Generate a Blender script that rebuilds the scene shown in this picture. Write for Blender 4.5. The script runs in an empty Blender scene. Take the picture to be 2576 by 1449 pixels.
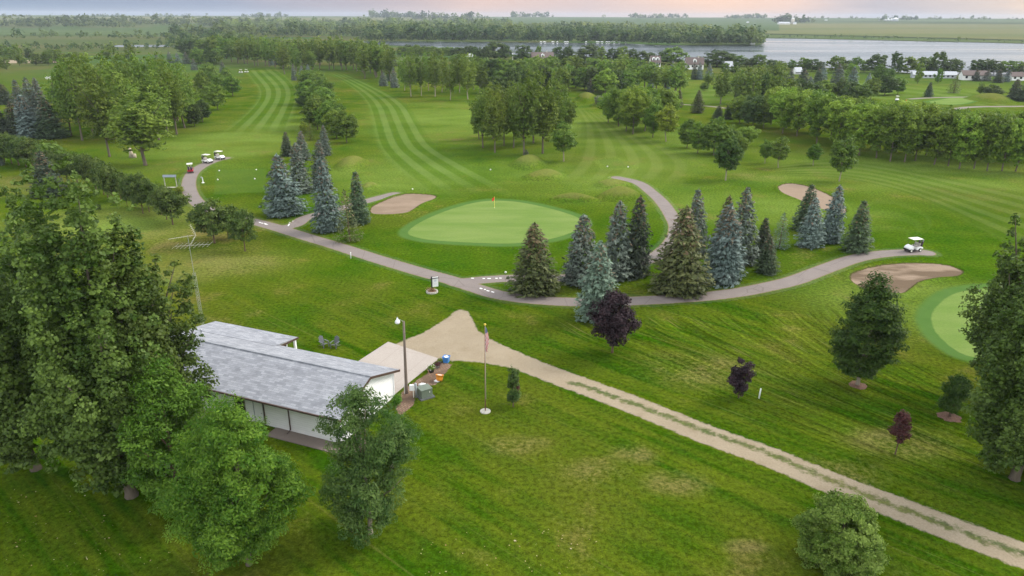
import bpy, math, random
import numpy as np
from mathutils import Matrix, Vector
from mathutils.geometry import tessellate_polygon

# ------------------------------------------------------------------ camera maths
FPX, CAMH, HOR, TILT = 1773.0, 31.0, 41.0, math.radians(0.2)
PITCH = math.atan((724.5 - HOR) / FPX)
_c, _s = math.cos(PITCH), math.sin(PITCH)
_r = np.array([1, 0, 0.]); _u = np.array([0, _s, _c]); FWD = np.array([0, _c, -_s])
RGT = math.cos(TILT) * _r + math.sin(TILT) * _u
UPV = math.cos(TILT) * _u - math.sin(TILT) * _r
CAM = np.array([0, 0, CAMH])


def rise(r):                       # the far plain climbs gently
    t = min(max((r - 1500) / 4000.0, 0), 1)
    return 26.0 * t * t * (3 - 2 * t)


def ray(px, py):
    return RGT * (px - 1288) / FPX + UPV * (724.5 - py) / FPX + FWD


def G(px, py, z=0.0):              # point of the ground (or of the level z) seen at a spot of the photograph
    d = ray(px, py)
    return CAM + d * (z - CAMH) / min(d[2], -1e-5)


def GT(px, py):                    # the same on the rising far plain
    d = ray(px, py); hd = math.hypot(d[0], d[1])
    if d[2] < 0 and hd * CAMH / -d[2] < 1500:
        return G(px, py)
    lo, hi = 1000.0, 9000.0
    if CAMH + d[2] * hi > rise(hd * hi):
        t = hi
    else:
        t = lo
        while CAMH + d[2] * t > rise(hd * t): t += 40
        lo, hi = t - 40, t
        for _ in range(20):
            t = (lo + hi) / 2
            if CAMH + d[2] * t > rise(hd * t): lo = t
            else: hi = t
    p = CAM + d * t
    return np.array([p[0], p[1], rise(math.hypot(p[0], p[1]))])


def proj_y(p):
    d = np.asarray(p) - CAM
    return 724.5 - FPX * (d @ UPV) / (d @ FWD)


def depth(p):
    return (np.asarray(p) - CAM) @ FWD


def height_to(b, py):
    lo, hi = 0.0, 80.0
    for _ in range(40):
        m = (lo + hi) / 2
        if proj_y([b[0], b[1], b[2] + m]) > py:
            lo = m
        else:
            hi = m
    return lo


# ------------------------------------------------------------------ scene helpers
C = bpy.context.scene.collection
SC = bpy.context.scene


def mesh(name, V, Fc, mat=None, smooth=False, attrs=None, uv=None):
    V = np.asarray(V, dtype=np.float32)
    me = bpy.data.meshes.new(name)
    if isinstance(Fc, np.ndarray):
        nf, k = Fc.shape
        me.vertices.add(len(V)); me.vertices.foreach_set('co', V.ravel())
        me.loops.add(nf * k); me.loops.foreach_set('vertex_index', Fc.astype(np.int32).ravel())
        me.polygons.add(nf)
        me.polygons.foreach_set('loop_start', np.arange(0, nf * k, k, dtype=np.int32))
        me.update(calc_edges=True)
    else:
        me.from_pydata([tuple(map(float, v)) for v in V], [], [tuple(f) for f in Fc])
        me.update()
    if smooth:
        me.polygons.foreach_set('use_smooth', np.ones(len(me.polygons), dtype=bool))
    for n, (dom, a) in (attrs or {}).items():
        at = me.attributes.new(n, 'FLOAT', dom)
        at.data.foreach_set('value', np.asarray(a, dtype=np.float32))
    if uv is not None:
        l = me.uv_layers.new(name='UVMap')
        vi = np.empty(len(me.loops), dtype=np.int32); me.loops.foreach_get('vertex_index', vi)
        l.data.foreach_set('uv', np.asarray(uv, dtype=np.float32)[vi].ravel())
    if mat:
        me.materials.append(mat)
    return me


def link(name, me, parent=None):
    o = bpy.data.objects.new(name, me); C.objects.link(o)
    if parent is not None:
        o.parent = parent
    return o


def tag(o, label=None, cat=None, group=None, kind=None):
    if label: o['label'] = label
    if cat: o['category'] = cat
    if group: o['group'] = group
    if kind: o['kind'] = kind
    return o


def thing(name, label, cat, loc=(0, 0, 0), rz=0.0, group=None):
    o = bpy.data.objects.new(name, None); C.objects.link(o)
    o.location = [float(v) for v in loc]; o.rotation_euler = (0, 0, rz)
    o.empty_display_size = .2
    return tag(o, label, cat, group)


def clone(root, loc, rz, label, group=None, parent=None, scale=None):
    r = root.copy(); C.objects.link(r); r.parent = parent
    if parent is None:
        r.location = [float(v) for v in loc]; r.rotation_euler = (0, 0, rz); r['label'] = label
        if group: r['group'] = group
        if scale: r.scale = scale
    for ch in root.children:
        clone(ch, None, 0, None, None, r)
    return r


class MB:
    def __init__(s): s.v = []; s.f = []

    def add(s, V, Fc):
        n = len(s.v); s.v += [tuple(map(float, v)) for v in V]; s.f += [tuple(i + n for i in f) for f in Fc]; return s

    def box(s, c, d, rz=0, ry=0, rx=0, taper=1.0):
        M = Matrix.Translation(Vector([float(v) for v in c])) @ Matrix.Rotation(rz, 4, 'Z') @ Matrix.Rotation(ry, 4, 'Y') @ Matrix.Rotation(rx, 4, 'X')
        V = []
        for z in (-.5, .5):
            k = taper if z > 0 else 1
            for x, y in ((-.5, -.5), (.5, -.5), (.5, .5), (-.5, .5)):
                V.append(M @ Vector((x * d[0] * k, y * d[1] * k, z * d[2])))
        return s.add(V, [(3, 2, 1, 0), (4, 5, 6, 7), (0, 1, 5, 4), (1, 2, 6, 5), (2, 3, 7, 6), (3, 0, 4, 7)])

    def tube(s, P, r, n=8, cap=True):
        P = [Vector([float(c) for c in p]) for p in P]
        if not hasattr(r, '__len__'): r = [r] * len(P)
        V = []; Fc = []
        for i, p in enumerate(P):
            t = (P[min(i + 1, len(P) - 1)] - P[max(i - 1, 0)]).normalized()
            a = t.orthogonal().normalized() if abs(t.z) < .95 else Vector((1, 0, 0))
            a = (a - t * a.dot(t)).normalized(); b = t.cross(a)
            for k in range(n):
                w = 2 * math.pi * k / n
                V.append(p + (a * math.cos(w) + b * math.sin(w)) * r[i])
        for i in range(len(P) - 1):
            for k in range(n):
                k2 = (k + 1) % n
                Fc.append((i * n + k, i * n + k2, (i + 1) * n + k2, (i + 1) * n + k))
        if cap:
            Fc.append(tuple(range(n))[::-1]); Fc.append(tuple((len(P) - 1) * n + k for k in range(n)))
        return s.add(V, Fc)

    def lathe(s, prof, n=16, c=(0, 0, 0)):
        V = []; Fc = []
        for r, z in prof:
            for k in range(n):
                w = 2 * math.pi * k / n
                V.append((c[0] + r * math.cos(w), c[1] + r * math.sin(w), c[2] + z))
        for i in range(len(prof) - 1):
            for k in range(n):
                k2 = (k + 1) % n
                Fc.append((i * n + k, i * n + k2, (i + 1) * n + k2, (i + 1) * n + k))
        Fc.append(tuple(range(n))[::-1]); Fc.append(tuple((len(prof) - 1) * n + k for k in range(n)))
        return s.add(V, Fc)

    def extrude_y(s, poly, y0, y1):   # polygon in x,z swept along y
        n = len(poly)
        V = [(x, y0, z) for x, z in poly] + [(x, y1, z) for x, z in poly]
        Fc = [tuple(range(n)), tuple(range(2 * n - 1, n - 1, -1))]
        for i in range(n):
            j = (i + 1) % n
            Fc.append((j, i, i + n, j + n))
        return s.add(V, Fc)

    def build(s, name, mat, parent=None, smooth=False, bevel=0):
        me = mesh(name, s.v, s.f, mat, smooth)
        o = link(name, me, parent)
        if bevel:
            m = o.modifiers.new('bevel', 'BEVEL'); m.width = bevel; m.segments = 2; m.limit_method = 'ANGLE'
        return o


# ------------------------------------------------------------------ materials
def newmat(name):
    m = bpy.data.materials.new(name); m.use_nodes = True
    nt = m.node_tree; nt.nodes.clear()
    return m, nt


class NB:
    """small helper to wire nodes"""
    def __init__(s, nt): s.nt = nt; s.L = nt.links

    def n(s, t, **kw):
        nd = s.nt.nodes.new(t)
        for k, v in kw.items():
            setattr(nd, k, v)
        return nd

    def val(s, sock, v):
        if isinstance(v, bpy.types.NodeSocket): s.L.new(v, sock)
        else: sock.default_value = v

    def math(s, op, a, b=0.0, clamp=False):
        nd = s.n('ShaderNodeMath', operation=op, use_clamp=clamp); s.val(nd.inputs[0], a); s.val(nd.inputs[1], b); return nd.outputs[0]

    def mix(s, f, a, b, mode='MIX'):
        nd = s.n('ShaderNodeMix', data_type='RGBA', blend_type=mode)
        s.val(nd.inputs[0], f)
        s.val(nd.inputs[6], a if isinstance(a, bpy.types.NodeSocket) else (*a, 1)[:4])
        s.val(nd.inputs[7], b if isinstance(b, bpy.types.NodeSocket) else (*b, 1)[:4])
        return nd.outputs[2]

    def noise(s, vec, scale, detail=3, rough=.55, w=None):
        nd = s.n('ShaderNodeTexNoise'); s.L.new(vec, nd.inputs['Vector'])
        nd.inputs['Scale'].default_value = scale; nd.inputs['Detail'].default_value = detail; nd.inputs['Roughness'].default_value = rough
        return nd.outputs['Fac']

    def remap(s, x, a, b, c=0.0, d=1.0):
        nd = s.n('ShaderNodeMapRange'); s.val(nd.inputs[0], x)
        for i, v in enumerate((a, b, c, d)): nd.inputs[i + 1].default_value = v
        return nd.outputs[0]

    def smooth(s, x, a, b):
        nd = s.n('ShaderNodeMapRange', interpolation_type='SMOOTHSTEP'); s.val(nd.inputs[0], x)
        nd.inputs[1].default_value = a; nd.inputs[2].default_value = b
        return nd.outputs[0]

    def mapping(s, vec, scale=(1, 1, 1), rz=0.0, loc=(0, 0, 0)):
        nd = s.n('ShaderNodeMapping'); s.L.new(vec, nd.inputs[0])
        nd.inputs['Scale'].default_value = scale; nd.inputs['Rotation'].default_value = (0, 0, rz); nd.inputs['Location'].default_value = loc
        return nd.outputs[0]

    def pos(s): return s.n('ShaderNodeNewGeometry').outputs['Position']

    def attr(s, name): return s.n('ShaderNodeAttribute', attribute_name=name).outputs['Fac']

    def out(s, color, rough=.9, spec=.2, metal=0.0, normal=None, trans=0.0):
        p = s.n('ShaderNodeBsdfPrincipled')
        s.val(p.inputs['Base Color'], color if isinstance(color, bpy.types.NodeSocket) else (*color, 1)[:4])
        s.val(p.inputs['Roughness'], rough); s.val(p.inputs['Metallic'], metal)
        p.inputs['Specular IOR Level'].default_value = spec
        if normal is not None: s.L.new(normal, p.inputs['Normal'])
        o = s.n('ShaderNodeOutputMaterial')
        s.L.new(p.outputs[0], o.inputs[0])
        return p

    def bump(s, h, strength=.3, dist=.05):
        b = s.n('ShaderNodeBump'); b.inputs['Strength'].default_value = strength; b.inputs['Distance'].default_value = dist
        s.L.new(h, b.inputs['Height']); return b.outputs[0]


def plain(name, col, rough=.6, metal=0.0, spec=.4, var=.12, scale=3.0):
    m, nt = newmat(name); b = NB(nt)
    tc = b.n('ShaderNodeTexCoord').outputs['Object']
    hs = b.n('ShaderNodeHueSaturation'); hs.inputs['Color'].default_value = (*col, 1)
    nt.links.new(b.remap(b.noise(tc, scale, 4), .3, .7, 1 - var, 1 + var), hs.inputs['Value'])
    b.out(hs.outputs[0], rough, spec, metal)
    return m


# streak direction of the mown foreground = direction of the gravel lane
_d = G(2000, 1205) - G(1400, 962)
LANE = math.atan2(_d[1], _d[0])


def make_grass_group():
    g = bpy.data.node_groups.new('mown_grass', 'ShaderNodeTree')
    g.interface.new_socket('Color', in_out='OUTPUT', socket_type='NodeSocketColor')
    b = NB(g); go = b.n('NodeGroupOutput')
    p = b.pos()
    big = b.noise(p, .035, 4, .6)
    med = b.noise(b.mapping(p, loc=(31, 7, 0)), .16, 5, .62)
    fine = b.noise(p, 2.6, 5, .7)
    grit = b.noise(p, 9.0, 3, .7)
    st = b.noise(b.mapping(b.mapping(p, rz=-LANE), scale=(.045, .75, 1)), 1.0, 4, .6)
    st2 = b.noise(b.mapping(b.mapping(p, rz=-LANE), scale=(.02, 1.9, 1), loc=(5, 3, 0)), 1.0, 2, .5)
    # streaks only in the near lawn (they run with the lane); elsewhere patches
    near = b.smooth(b.n('ShaderNodeSeparateXYZ').outputs[1], 92, 70)
    for nd in g.nodes:
        if nd.type == 'SEPXYZ': g.links.new(p, nd.inputs[0])
    t = b.math('ADD', b.math('MULTIPLY', b.remap(st, .3, .7, -.8, .8), near), b.remap(med, .3, .7))
    c = b.mix(b.math('MAXIMUM', b.math('MINIMUM', t, 1.0), 0.0), (.027, .076, .0015), (.076, .109, .006))
    olive = b.smooth(big, .42, .66)
    c = b.mix(b.math('MULTIPLY', olive, .8), c, (.086, .103, .010))
    def spot(px, py, rx, ry, cx=None):
        q = G(px, py); k = b.n('ShaderNodeVectorMath', operation='SUBTRACT'); g.links.new(p, k.inputs[0]); k.inputs[1].default_value = q
        mp = b.n('ShaderNodeVectorMath', operation='MULTIPLY'); g.links.new(k.outputs[0], mp.inputs[0]); mp.inputs[1].default_value = (1 / rx, 1 / ry, 0)
        ln = b.n('ShaderNodeVectorMath', operation='LENGTH'); g.links.new(mp.outputs[0], ln.inputs[0])
        return b.smooth(ln.outputs['Value'], 1.0, 0.1)
    # well watered turf round the greens, thirsty turf on the lawns
    lush = None
    for q in ((1240, 640, 30, 26), (1990, 640, 30, 22), (1750, 620, 20, 20), (1150, 420, 30, 60), (820, 520, 16, 22), (1900, 520, 40, 34), (700, 800, 8, 8), (2350, 640, 26, 30)):
        t_ = spot(*q); lush = t_ if lush is None else b.math('MAXIMUM', lush, t_)
    c = b.mix(b.math('MULTIPLY', lush, .62), c, b.mix(b.remap(med, .35, .65), (.024, .078, .001), (.050, .104, .003)))
    pale = None
    for q in ((590, 672, 7, 4.5), (60, 455, 16, 9), (470, 600, 16, 12), (590, 840, 5, 4), (2130, 1185, 4, 3), (2260, 1110, 6, 3.5), (1700, 1215, 3.5, 2.2), (1480, 1190, 4, 2.5), (1600, 1140, 3, 2), (1880, 1375, 2.2, 1.0), (2260, 1435, 1.6, .8), (1750, 930, 9, 5), (150, 300, 20, 30), (300, 620, 18, 12), (1900, 445, 9, 7), (1300, 1120, 3.5, 2), (1180, 1400, 2, 1)):
        t_ = spot(*q); pale = t_ if pale is None else b.math('MAXIMUM', pale, t_)
    c = b.mix(b.math('MULTIPLY', b.math('MULTIPLY', pale, .75), b.smooth(b.math('ADD', med, b.math('MULTIPLY', fine, .6)), .70, .95)), c, (.175, .140, .055))
    c = b.mix(b.math('MULTIPLY', pale, .22), c, (.092, .108, .014))
    straw = None
    for q in ((300, 560, 24, 18), (60, 470, 22, 14), (560, 660, 14, 9), (170, 560, 16, 12), (430, 690, 10, 7)):
        t_ = spot(*q); straw = t_ if straw is None else b.math('MAXIMUM', straw, t_)
    c = b.mix(b.math('MULTIPLY', straw, b.remap(b.noise(b.mapping(p, scale=(.3, 1, 1), loc=(3, 8, 0)), .25, 5, .65), .3, .7, .25, .95)), c, (.142, .148, .038))
    bright = None
    for q in ((1520, 430, 40, 40), (1660, 360, 40, 60), (560, 360, 34, 70), (700, 330, 26, 60), (1180, 300, 60, 80), (1450, 320, 40, 70), (1000, 440, 26, 40), (1900, 520, 30, 20), (2300, 430, 70, 40), (2100, 225, 160, 90), (2300, 760, 18, 16), (300, 560, 18, 18)):
        t_ = spot(*q); bright = t_ if bright is None else b.math('MAXIMUM', bright, t_)
    c = b.mix(b.math('MULTIPLY', bright, b.remap(b.noise(b.mapping(p, scale=(.5, 1, 1), loc=(11, 2, 0)), .09, 4, .6), .3, .65, .25, .95)), c, (.125, .184, .030))
    dry = b.smooth(b.math('ADD', b.math('MULTIPLY', med, .55), b.math('ADD', b.math('MULTIPLY', big, .35), b.math('MULTIPLY', fine, .16))), .575, .70)
    c = b.mix(b.math('MULTIPLY', dry, .62), c, (.150, .118, .040))
    thin = b.math('MULTIPLY', b.smooth(st2, .62, .72), b.math('MULTIPLY', near, .38))
    c = b.mix(thin, c, (.135, .14, .035))
    v = b.math('MULTIPLY', b.remap(fine, .36, .64, .62, 1.38), b.math('MULTIPLY', b.remap(grit, .36, .64, .76, 1.24), b.remap(near, 0, 1, 1.0, .86)))
    hs = b.n('ShaderNodeHueSaturation'); g.links.new(c, hs.inputs['Color']); g.links.new(v, hs.inputs['Value'])
    g.links.new(hs.outputs[0], go.inputs[0])
    return g


GRASS = make_grass_group()


def grass_sock(b):
    nd = b.n('ShaderNodeGroup'); nd.node_tree = GRASS; return nd.outputs[0]


def scale_col(b, col, f):
    hs = b.n('ShaderNodeHueSaturation'); b.L.new(col, hs.inputs['Color']); b.val(hs.inputs['Value'], f); return hs.outputs[0]


def m_grass():
    m, nt = newmat('lawn_grass'); b = NB(nt)
    g = grass_sock(b)
    p = b.pos(); r = b.n('ShaderNodeVectorMath', operation='LENGTH'); nt.links.new(p, r.inputs[0])
    # rough prairie and meadow beyond the course
    f = b.smooth(r.outputs['Value'], 330, 620)
    far = b.mix(b.smooth(b.noise(b.mapping(p, scale=(.3, 1, 1)), .018, 5, .6), .4, .62), (0.064, 0.094, 0.022), (0.094, 0.094, 0.034))
    far = b.mix(b.smooth(b.noise(p, .006, 3), .48, .6), far, (0.053, 0.098, 0.026))
    b.out(b.mix(f, g, far), .95, .0, normal=b.bump(b.noise(p, 7, 3), .35, .04))
    return m


def m_stripes(name, n, depth=.5, pale=(.116, .176, .044), dark=(.054, .112, .008), edge=.16):
    """mown stripes: u runs across (0..1); fades into the plain grass at the rim"""
    m, nt = newmat(name); b = NB(nt)
    uv = b.n('ShaderNodeSeparateXYZ'); nt.links.new(b.n('ShaderNodeUVMap').outputs[0], uv.inputs[0])
    p = b.pos()
    u = b.math('ADD', uv.outputs[0], b.math('MULTIPLY', b.math('SUBTRACT', b.noise(p, .25, 3), .5), .16 / n))
    s = b.math('SINE', b.math('MULTIPLY', u, math.pi * n))
    st = b.smooth(s, -.45, .45)
    c = b.mix(st, dark, pale)
    g = grass_sock(b)
    med = b.remap(b.noise(p, .09, 4, .6), .3, .7, .84, 1.16)
    c = scale_col(b, c, b.math('MULTIPLY', med, b.remap(b.noise(p, 2.0, 4, .7), .3, .7, .84, 1.16)))
    e = b.math('MULTIPLY', b.smooth(uv.outputs[0], 0.0, edge), b.smooth(uv.outputs[0], 1.0, 1 - edge))
    e = b.math('MULTIPLY', e, b.math('MULTIPLY', b.smooth(uv.outputs[1], 0, .1), b.smooth(uv.outputs[1], 1, .88)))
    b.out(b.mix(b.math('MULTIPLY', e, depth), g, c), .95, .0, normal=b.bump(b.noise(p, 7, 3), .3, .04))
    return m


def m_arcs():
    m, nt = newmat('mown_arcs_grass'); b = NB(nt)
    uv = b.n('ShaderNodeSeparateXYZ'); nt.links.new(b.n('ShaderNodeUVMap').outputs[0], uv.inputs[0])
    p = b.pos(); g = grass_sock(b)
    cb = b.n('ShaderNodeCombineXYZ'); nt.links.new(uv.outputs[0], cb.inputs[0]); nt.links.new(uv.outputs[1], cb.inputs[1])
    vec = b.mapping(cb.outputs[0], scale=(55, 2.2, 1))
    a = b.noise(vec, 1.0, 3, .6)
    vec2 = b.mapping(cb.outputs[0], scale=(120, 5, 1), loc=(3, 1, 0))
    a2 = b.noise(vec2, 1.0, 2, .5)
    patch = b.smooth(b.noise(p, .12, 3), .35, .6)
    e = b.math('MULTIPLY', b.smooth(uv.outputs[0], 0.0, .08), b.smooth(uv.outputs[0], 1.0, .9))
    e = b.math('MULTIPLY', e, b.math('MULTIPLY', b.smooth(uv.outputs[1], 0, .06), b.smooth(uv.outputs[1], 1, .8)))
    c = scale_col(b, g, b.math('ADD', 1.0, b.math('MULTIPLY', e, b.remap(a, .3, .7, -.46, .46))))
    c = b.mix(b.math('MULTIPLY', e, b.math('MULTIPLY', b.smooth(a2, .6, .72), b.math('MULTIPLY', patch, .6))), c, (0.175, 0.164, 0.059))
    b.out(c, .95, .0)
    return m


def m_green():
    m, nt = newmat('putting_green_turf'); b = NB(nt); p = b.pos()
    d = b.math('ADD', b.attr('edge'), b.math('MULTIPLY', b.math('SUBTRACT', b.noise(p, 1.2, 3), .5), .25))
    t = b.noise(b.mapping(p, scale=(.25, .8, 1)), .35, 4, .55)
    c = b.mix(b.smooth(t, .3, .7), (.118, .190, .042), (.160, .222, .062))
    c = scale_col(b, c, b.remap(b.noise(p, 3.5, 3, .7), .3, .7, .93, 1.07))
    collar = b.mix(b.noise(p, .5, 3), (.058, .122, .026), (.082, .152, .036))
    c = b.mix(b.smooth(d, 1.5, 1.75), collar, c)
    c = b.mix(b.smooth(d, -.35, .55), grass_sock(b), c)
    b.out(c, .95, .0)
    return m


def m_tee(k=1.0):
    m, nt = newmat('tee_turf'); b = NB(nt); p = b.pos()
    d = b.math('ADD', b.attr('edge'), b.math('MULTIPLY', b.math('SUBTRACT', b.noise(p, .8, 3), .5), .5))
    c = b.mix(b.noise(p, .4, 4), (0.056, 0.109, 0.015), (0.079, 0.132, 0.026))
    b.out(b.mix(b.math('MULTIPLY', b.smooth(d, 0, .5), k), grass_sock(b), c), .95, .0)
    return m


def m_sand():
    m, nt = newmat('bunker_sand'); b = NB(nt); p = b.pos()
    d = b.math('ADD', b.attr('edge'), b.math('MULTIPLY', b.math('SUBTRACT', b.noise(p, 1.6, 4), .5), .5))
    c = b.mix(b.noise(p, .5, 4, .6), (0.235, 0.176, 0.126), (0.280, 0.216, 0.160))
    damp = b.smooth(b.noise(b.mapping(p, scale=(.6, 1.4, 1), loc=(2.3, 5.2, 0)), .22, 4, .55), .40, .58)
    c = b.mix(b.math('MULTIPLY', damp, b.math('MULTIPLY', b.attr('damp'), .85)), c, (0.112, 0.081, 0.053))
    c = scale_col(b, c, b.remap(b.noise(p, 8, 3), .3, .7, .92, 1.08))
    rim = b.mix(b.smooth(d, .05, .28), (0.056, 0.056, 0.017), c)
    b.out(b.mix(b.smooth(d, -.12, .06), grass_sock(b), rim), .95, .0, normal=b.bump(b.noise(p, 6, 4), .4, .06))
    return m


def m_asphalt():
    m, nt = newmat('cart_path_asphalt'); b = NB(nt); p = b.pos()
    d = b.math('ADD', b.attr('edge'), b.math('MULTIPLY', b.math('SUBTRACT', b.noise(p, 1.7, 4, .65), .5), .34))
    c = b.mix(b.noise(p, .35, 5, .6), (.168, .142, .130), (.232, .200, .182))
    c = scale_col(b, c, b.remap(b.noise(p, 14, 3), .3, .7, .88, 1.12))
    crack = b.n('ShaderNodeTexVoronoi', feature='DISTANCE_TO_EDGE'); nt.links.new(b.mapping(p, scale=(.22, .22, 1)), crack.inputs['Vector']); crack.inputs['Scale'].default_value = 1
    c = b.mix(b.math('MULTIPLY', b.smooth(crack.outputs['Distance'], .018, .004), .35), c, (0.096, 0.081, 0.074))
    c = b.mix(b.smooth(d, .16, .02), c, (0.170, 0.141, 0.063))
    b.out(b.mix(b.smooth(d, -.10, .0), grass_sock(b), c), .9, .2)
    return m


def m_gravel():
    m, nt = newmat('gravel_lane'); b = NB(nt); p = b.pos()
    nz = b.noise(p, 1.9, 5, .7)
    d = b.math('ADD', b.attr('edge'), b.math('MULTIPLY', b.math('SUBTRACT', nz, .5), .85))
    c = b.mix(b.noise(p, .5, 5, .65), (.235, .190, .128), (.330, .278, .200))
    c = scale_col(b, c, b.remap(b.noise(p, 7, 4, .7), .3, .7, .86, 1.14))
    g = grass_sock(b)
    mid = b.math('ADD', b.attr('mid'), b.math('MULTIPLY', b.math('SUBTRACT', b.noise(p, 1.5, 5, .7), .5), 1.9))
    c = b.mix(b.math('MULTIPLY', b.smooth(mid, .55, .05), .78), c, scale_col(b, g, .95))
    dirt = b.smooth(b.noise(b.mapping(p, loc=(9, 4, 0)), .5, 4), .55, .7)
    c = b.mix(b.math('MULTIPLY', dirt, .3), c, (0.187, 0.146, 0.088))
    b.out(b.mix(b.smooth(d, -.05, .22), g, c), .95, .0, normal=b.bump(b.noise(p, 9, 3), .3, .04))
    return m


def m_mound():
    m, nt = newmat('mound_fescue'); b = NB(nt); p = b.pos()
    e = b.attr('crest')
    n = b.noise(b.mapping(p, scale=(1, .35, 1)), 1.1, 4, .65)
    f = b.smooth(b.math('ADD', e, b.math('MULTIPLY', b.math('SUBTRACT', n, .5), .9)), .25, .75)
    g = grass_sock(b)
    b.out(b.mix(b.math('MULTIPLY', f, .5), g, (.170, .160, .048)), .95, .0, normal=b.bump(n, .3, .1))
    return m


def m_foliage(name, c0, c1, trans=.38, objvar=.14, spec=.12):
    m, nt = newmat(name); b = NB(nt)
    t = b.attr('tint')
    c = b.mix(t, c0, c1)
    if 'needles' in name: c = b.mix(b.math('MULTIPLY', b.attr('cone'), .8), c, (.175, .115, .070))
    oi = b.n('ShaderNodeObjectInfo').outputs['Random']
    hs = b.n('ShaderNodeHueSaturation'); nt.links.new(c, hs.inputs['Color'])
    nt.links.new(b.remap(oi, 0, 1, 1 - objvar, 1 + objvar), hs.inputs['Value'])
    h = b.math('FRACT', b.math('MULTIPLY', oi, 7.31))
    nt.links.new(b.remap(h, 0, 1, .488, .512), hs.inputs['Hue'])
    p = b.n('ShaderNodeBsdfPrincipled'); nt.links.new(hs.outputs[0], p.inputs['Base Color'])
    p.inputs['Roughness'].default_value = .5; p.inputs['Specular IOR Level'].default_value = spec
    tr = b.n('ShaderNodeBsdfTranslucent'); nt.links.new(hs.outputs[0], tr.inputs[0])
    mx = b.n('ShaderNodeMixShader'); mx.inputs[0].default_value = trans
    nt.links.new(p.outputs[0], mx.inputs[1]); nt.links.new(tr.outputs[0], mx.inputs[2])
    o = b.n('ShaderNodeOutputMaterial'); nt.links.new(mx.outputs[0], o.inputs[0])
    return m


def m_bark(name, c0, c1):
    m, nt = newmat(name); b = NB(nt)
    tc = b.n('ShaderNodeTexCoord').outputs['Object']
    n = b.noise(b.mapping(tc, scale=(4, 4, .8)), 2.0, 4, .65)
    b.out(b.mix(n, c0, c1), .9, .1, normal=b.bump(n, .5, .04))
    return m


def m_water():
    m, nt = newmat('lake_water'); b = NB(nt); p = b.pos()
    n = b.noise(b.mapping(p, scale=(.25, 1, 1)), .18, 3, .6)
    n2 = b.noise(b.mapping(p, scale=(.15, 1, 1)), .012, 3, .5)
    pr = b.out((.045, .06, .07), .1, .5, normal=b.bump(n, .12, .5))
    nt.links.new(b.remap(n2, .35, .65, .08, .3), pr.inputs['Roughness'])
    return m


def m_field(name, c0, c1, c2, stretch=.2):
    m, nt = newmat(name); b = NB(nt); p = b.pos()
    n = b.noise(b.mapping(p, scale=(stretch, 1, 1)), .012, 5, .6)
    n2 = b.noise(b.mapping(p, scale=(.15, 1, 1), loc=(40, 3, 0)), .004, 3, .5)
    c = b.mix(b.smooth(n, .35, .65), c0, c1)
    c = b.mix(b.math('MULTIPLY', b.smooth(n2, .45, .6), .7), c, c2)
    b.out(c, .95, .0)
    return m


def m_shingles():
    m, nt = newmat('roof_shingles'); b = NB(nt)
    tc = b.n('ShaderNodeTexCoord').outputs['Object']
    br = b.n('ShaderNodeTexBrick'); nt.links.new(tc, br.inputs['Vector'])
    br.inputs['Scale'].default_value = 1.0; br.inputs['Brick Width'].default_value = .55; br.inputs['Row Height'].default_value = .2
    br.inputs['Mortar Size'].default_value = .012; br.offset = .37
    br.inputs['Color1'].default_value = (.20, .21, .232, 1); br.inputs['Color2'].default_value = (.325, .335, .36, 1); br.inputs['Mortar'].default_value = (.2, .21, .23, 1)
    br.inputs['Bias'].default_value = .1
    n = b.noise(tc, 1.2, 4)
    c = scale_col(b, br.outputs['Color'], b.remap(n, .3, .7, .88, 1.12))
    b.out(c, .75, .35, normal=b.bump(br.outputs['Fac'], .3, .02))
    return m


def m_siding(vertical=False):
    m, nt = newmat('white_vinyl_siding'); b = NB(nt)
    tc = b.n('ShaderNodeTexCoord').outputs['Object']
    sp = b.n('ShaderNodeSeparateXYZ'); nt.links.new(tc, sp.inputs[0])
    f = b.math('FRACT', b.math('MULTIPLY', sp.outputs[2], 1 / .2))
    c = b.mix(b.smooth(f, .12, .0), (.86, .86, .85), (.62, .62, .63))
    c = scale_col(b, c, b.remap(b.noise(b.mapping(tc, scale=(.6, .6, 3)), 1.2, 4), .3, .7, .94, 1.04))
    b.out(c, .55, .3, normal=b.bump(f, .25, .02))
    return m


def m_concrete(name='concrete_slab', c0=(0.330, 0.290, 0.254), c1=(0.396, 0.353, 0.310), joint=3.4):
    m, nt = newmat(name); b = NB(nt); p = b.pos()
    c = b.mix(b.noise(p, .4, 5, .6), c0, c1)
    c = scale_col(b, c, b.remap(b.noise(p, 9, 3), .3, .7, .94, 1.06))
    br = b.n('ShaderNodeTexBrick'); nt.links.new(b.mapping(p, rz=-HOUSE_RZ), br.inputs['Vector'])
    br.inputs['Scale'].default_value = 1; br.inputs['Brick Width'].default_value = joint; br.inputs['Row Height'].default_value = joint; br.offset = 0
    br.inputs['Mortar Size'].default_value = .025
    c = b.mix(b.math('MULTIPLY', br.outputs['Fac'], .35), c, (0.198, 0.165, 0.139))
    b.out(c, .85, .2)
    return m


# house frame: right = along the ridge, back = away from the camera
HF = G(859, 1117)
_hb = G(991, 998) - HF; HOUSE_RZ = math.atan2(_hb[1], _hb[0]) - math.pi / 2


def HW(x, y, z=0.0):               # house-local to world
    c, s = math.cos(HOUSE_RZ), math.sin(HOUSE_RZ)
    return np.array([HF[0] + c * x - s * y, HF[1] + s * x + c * y, z])


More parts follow.
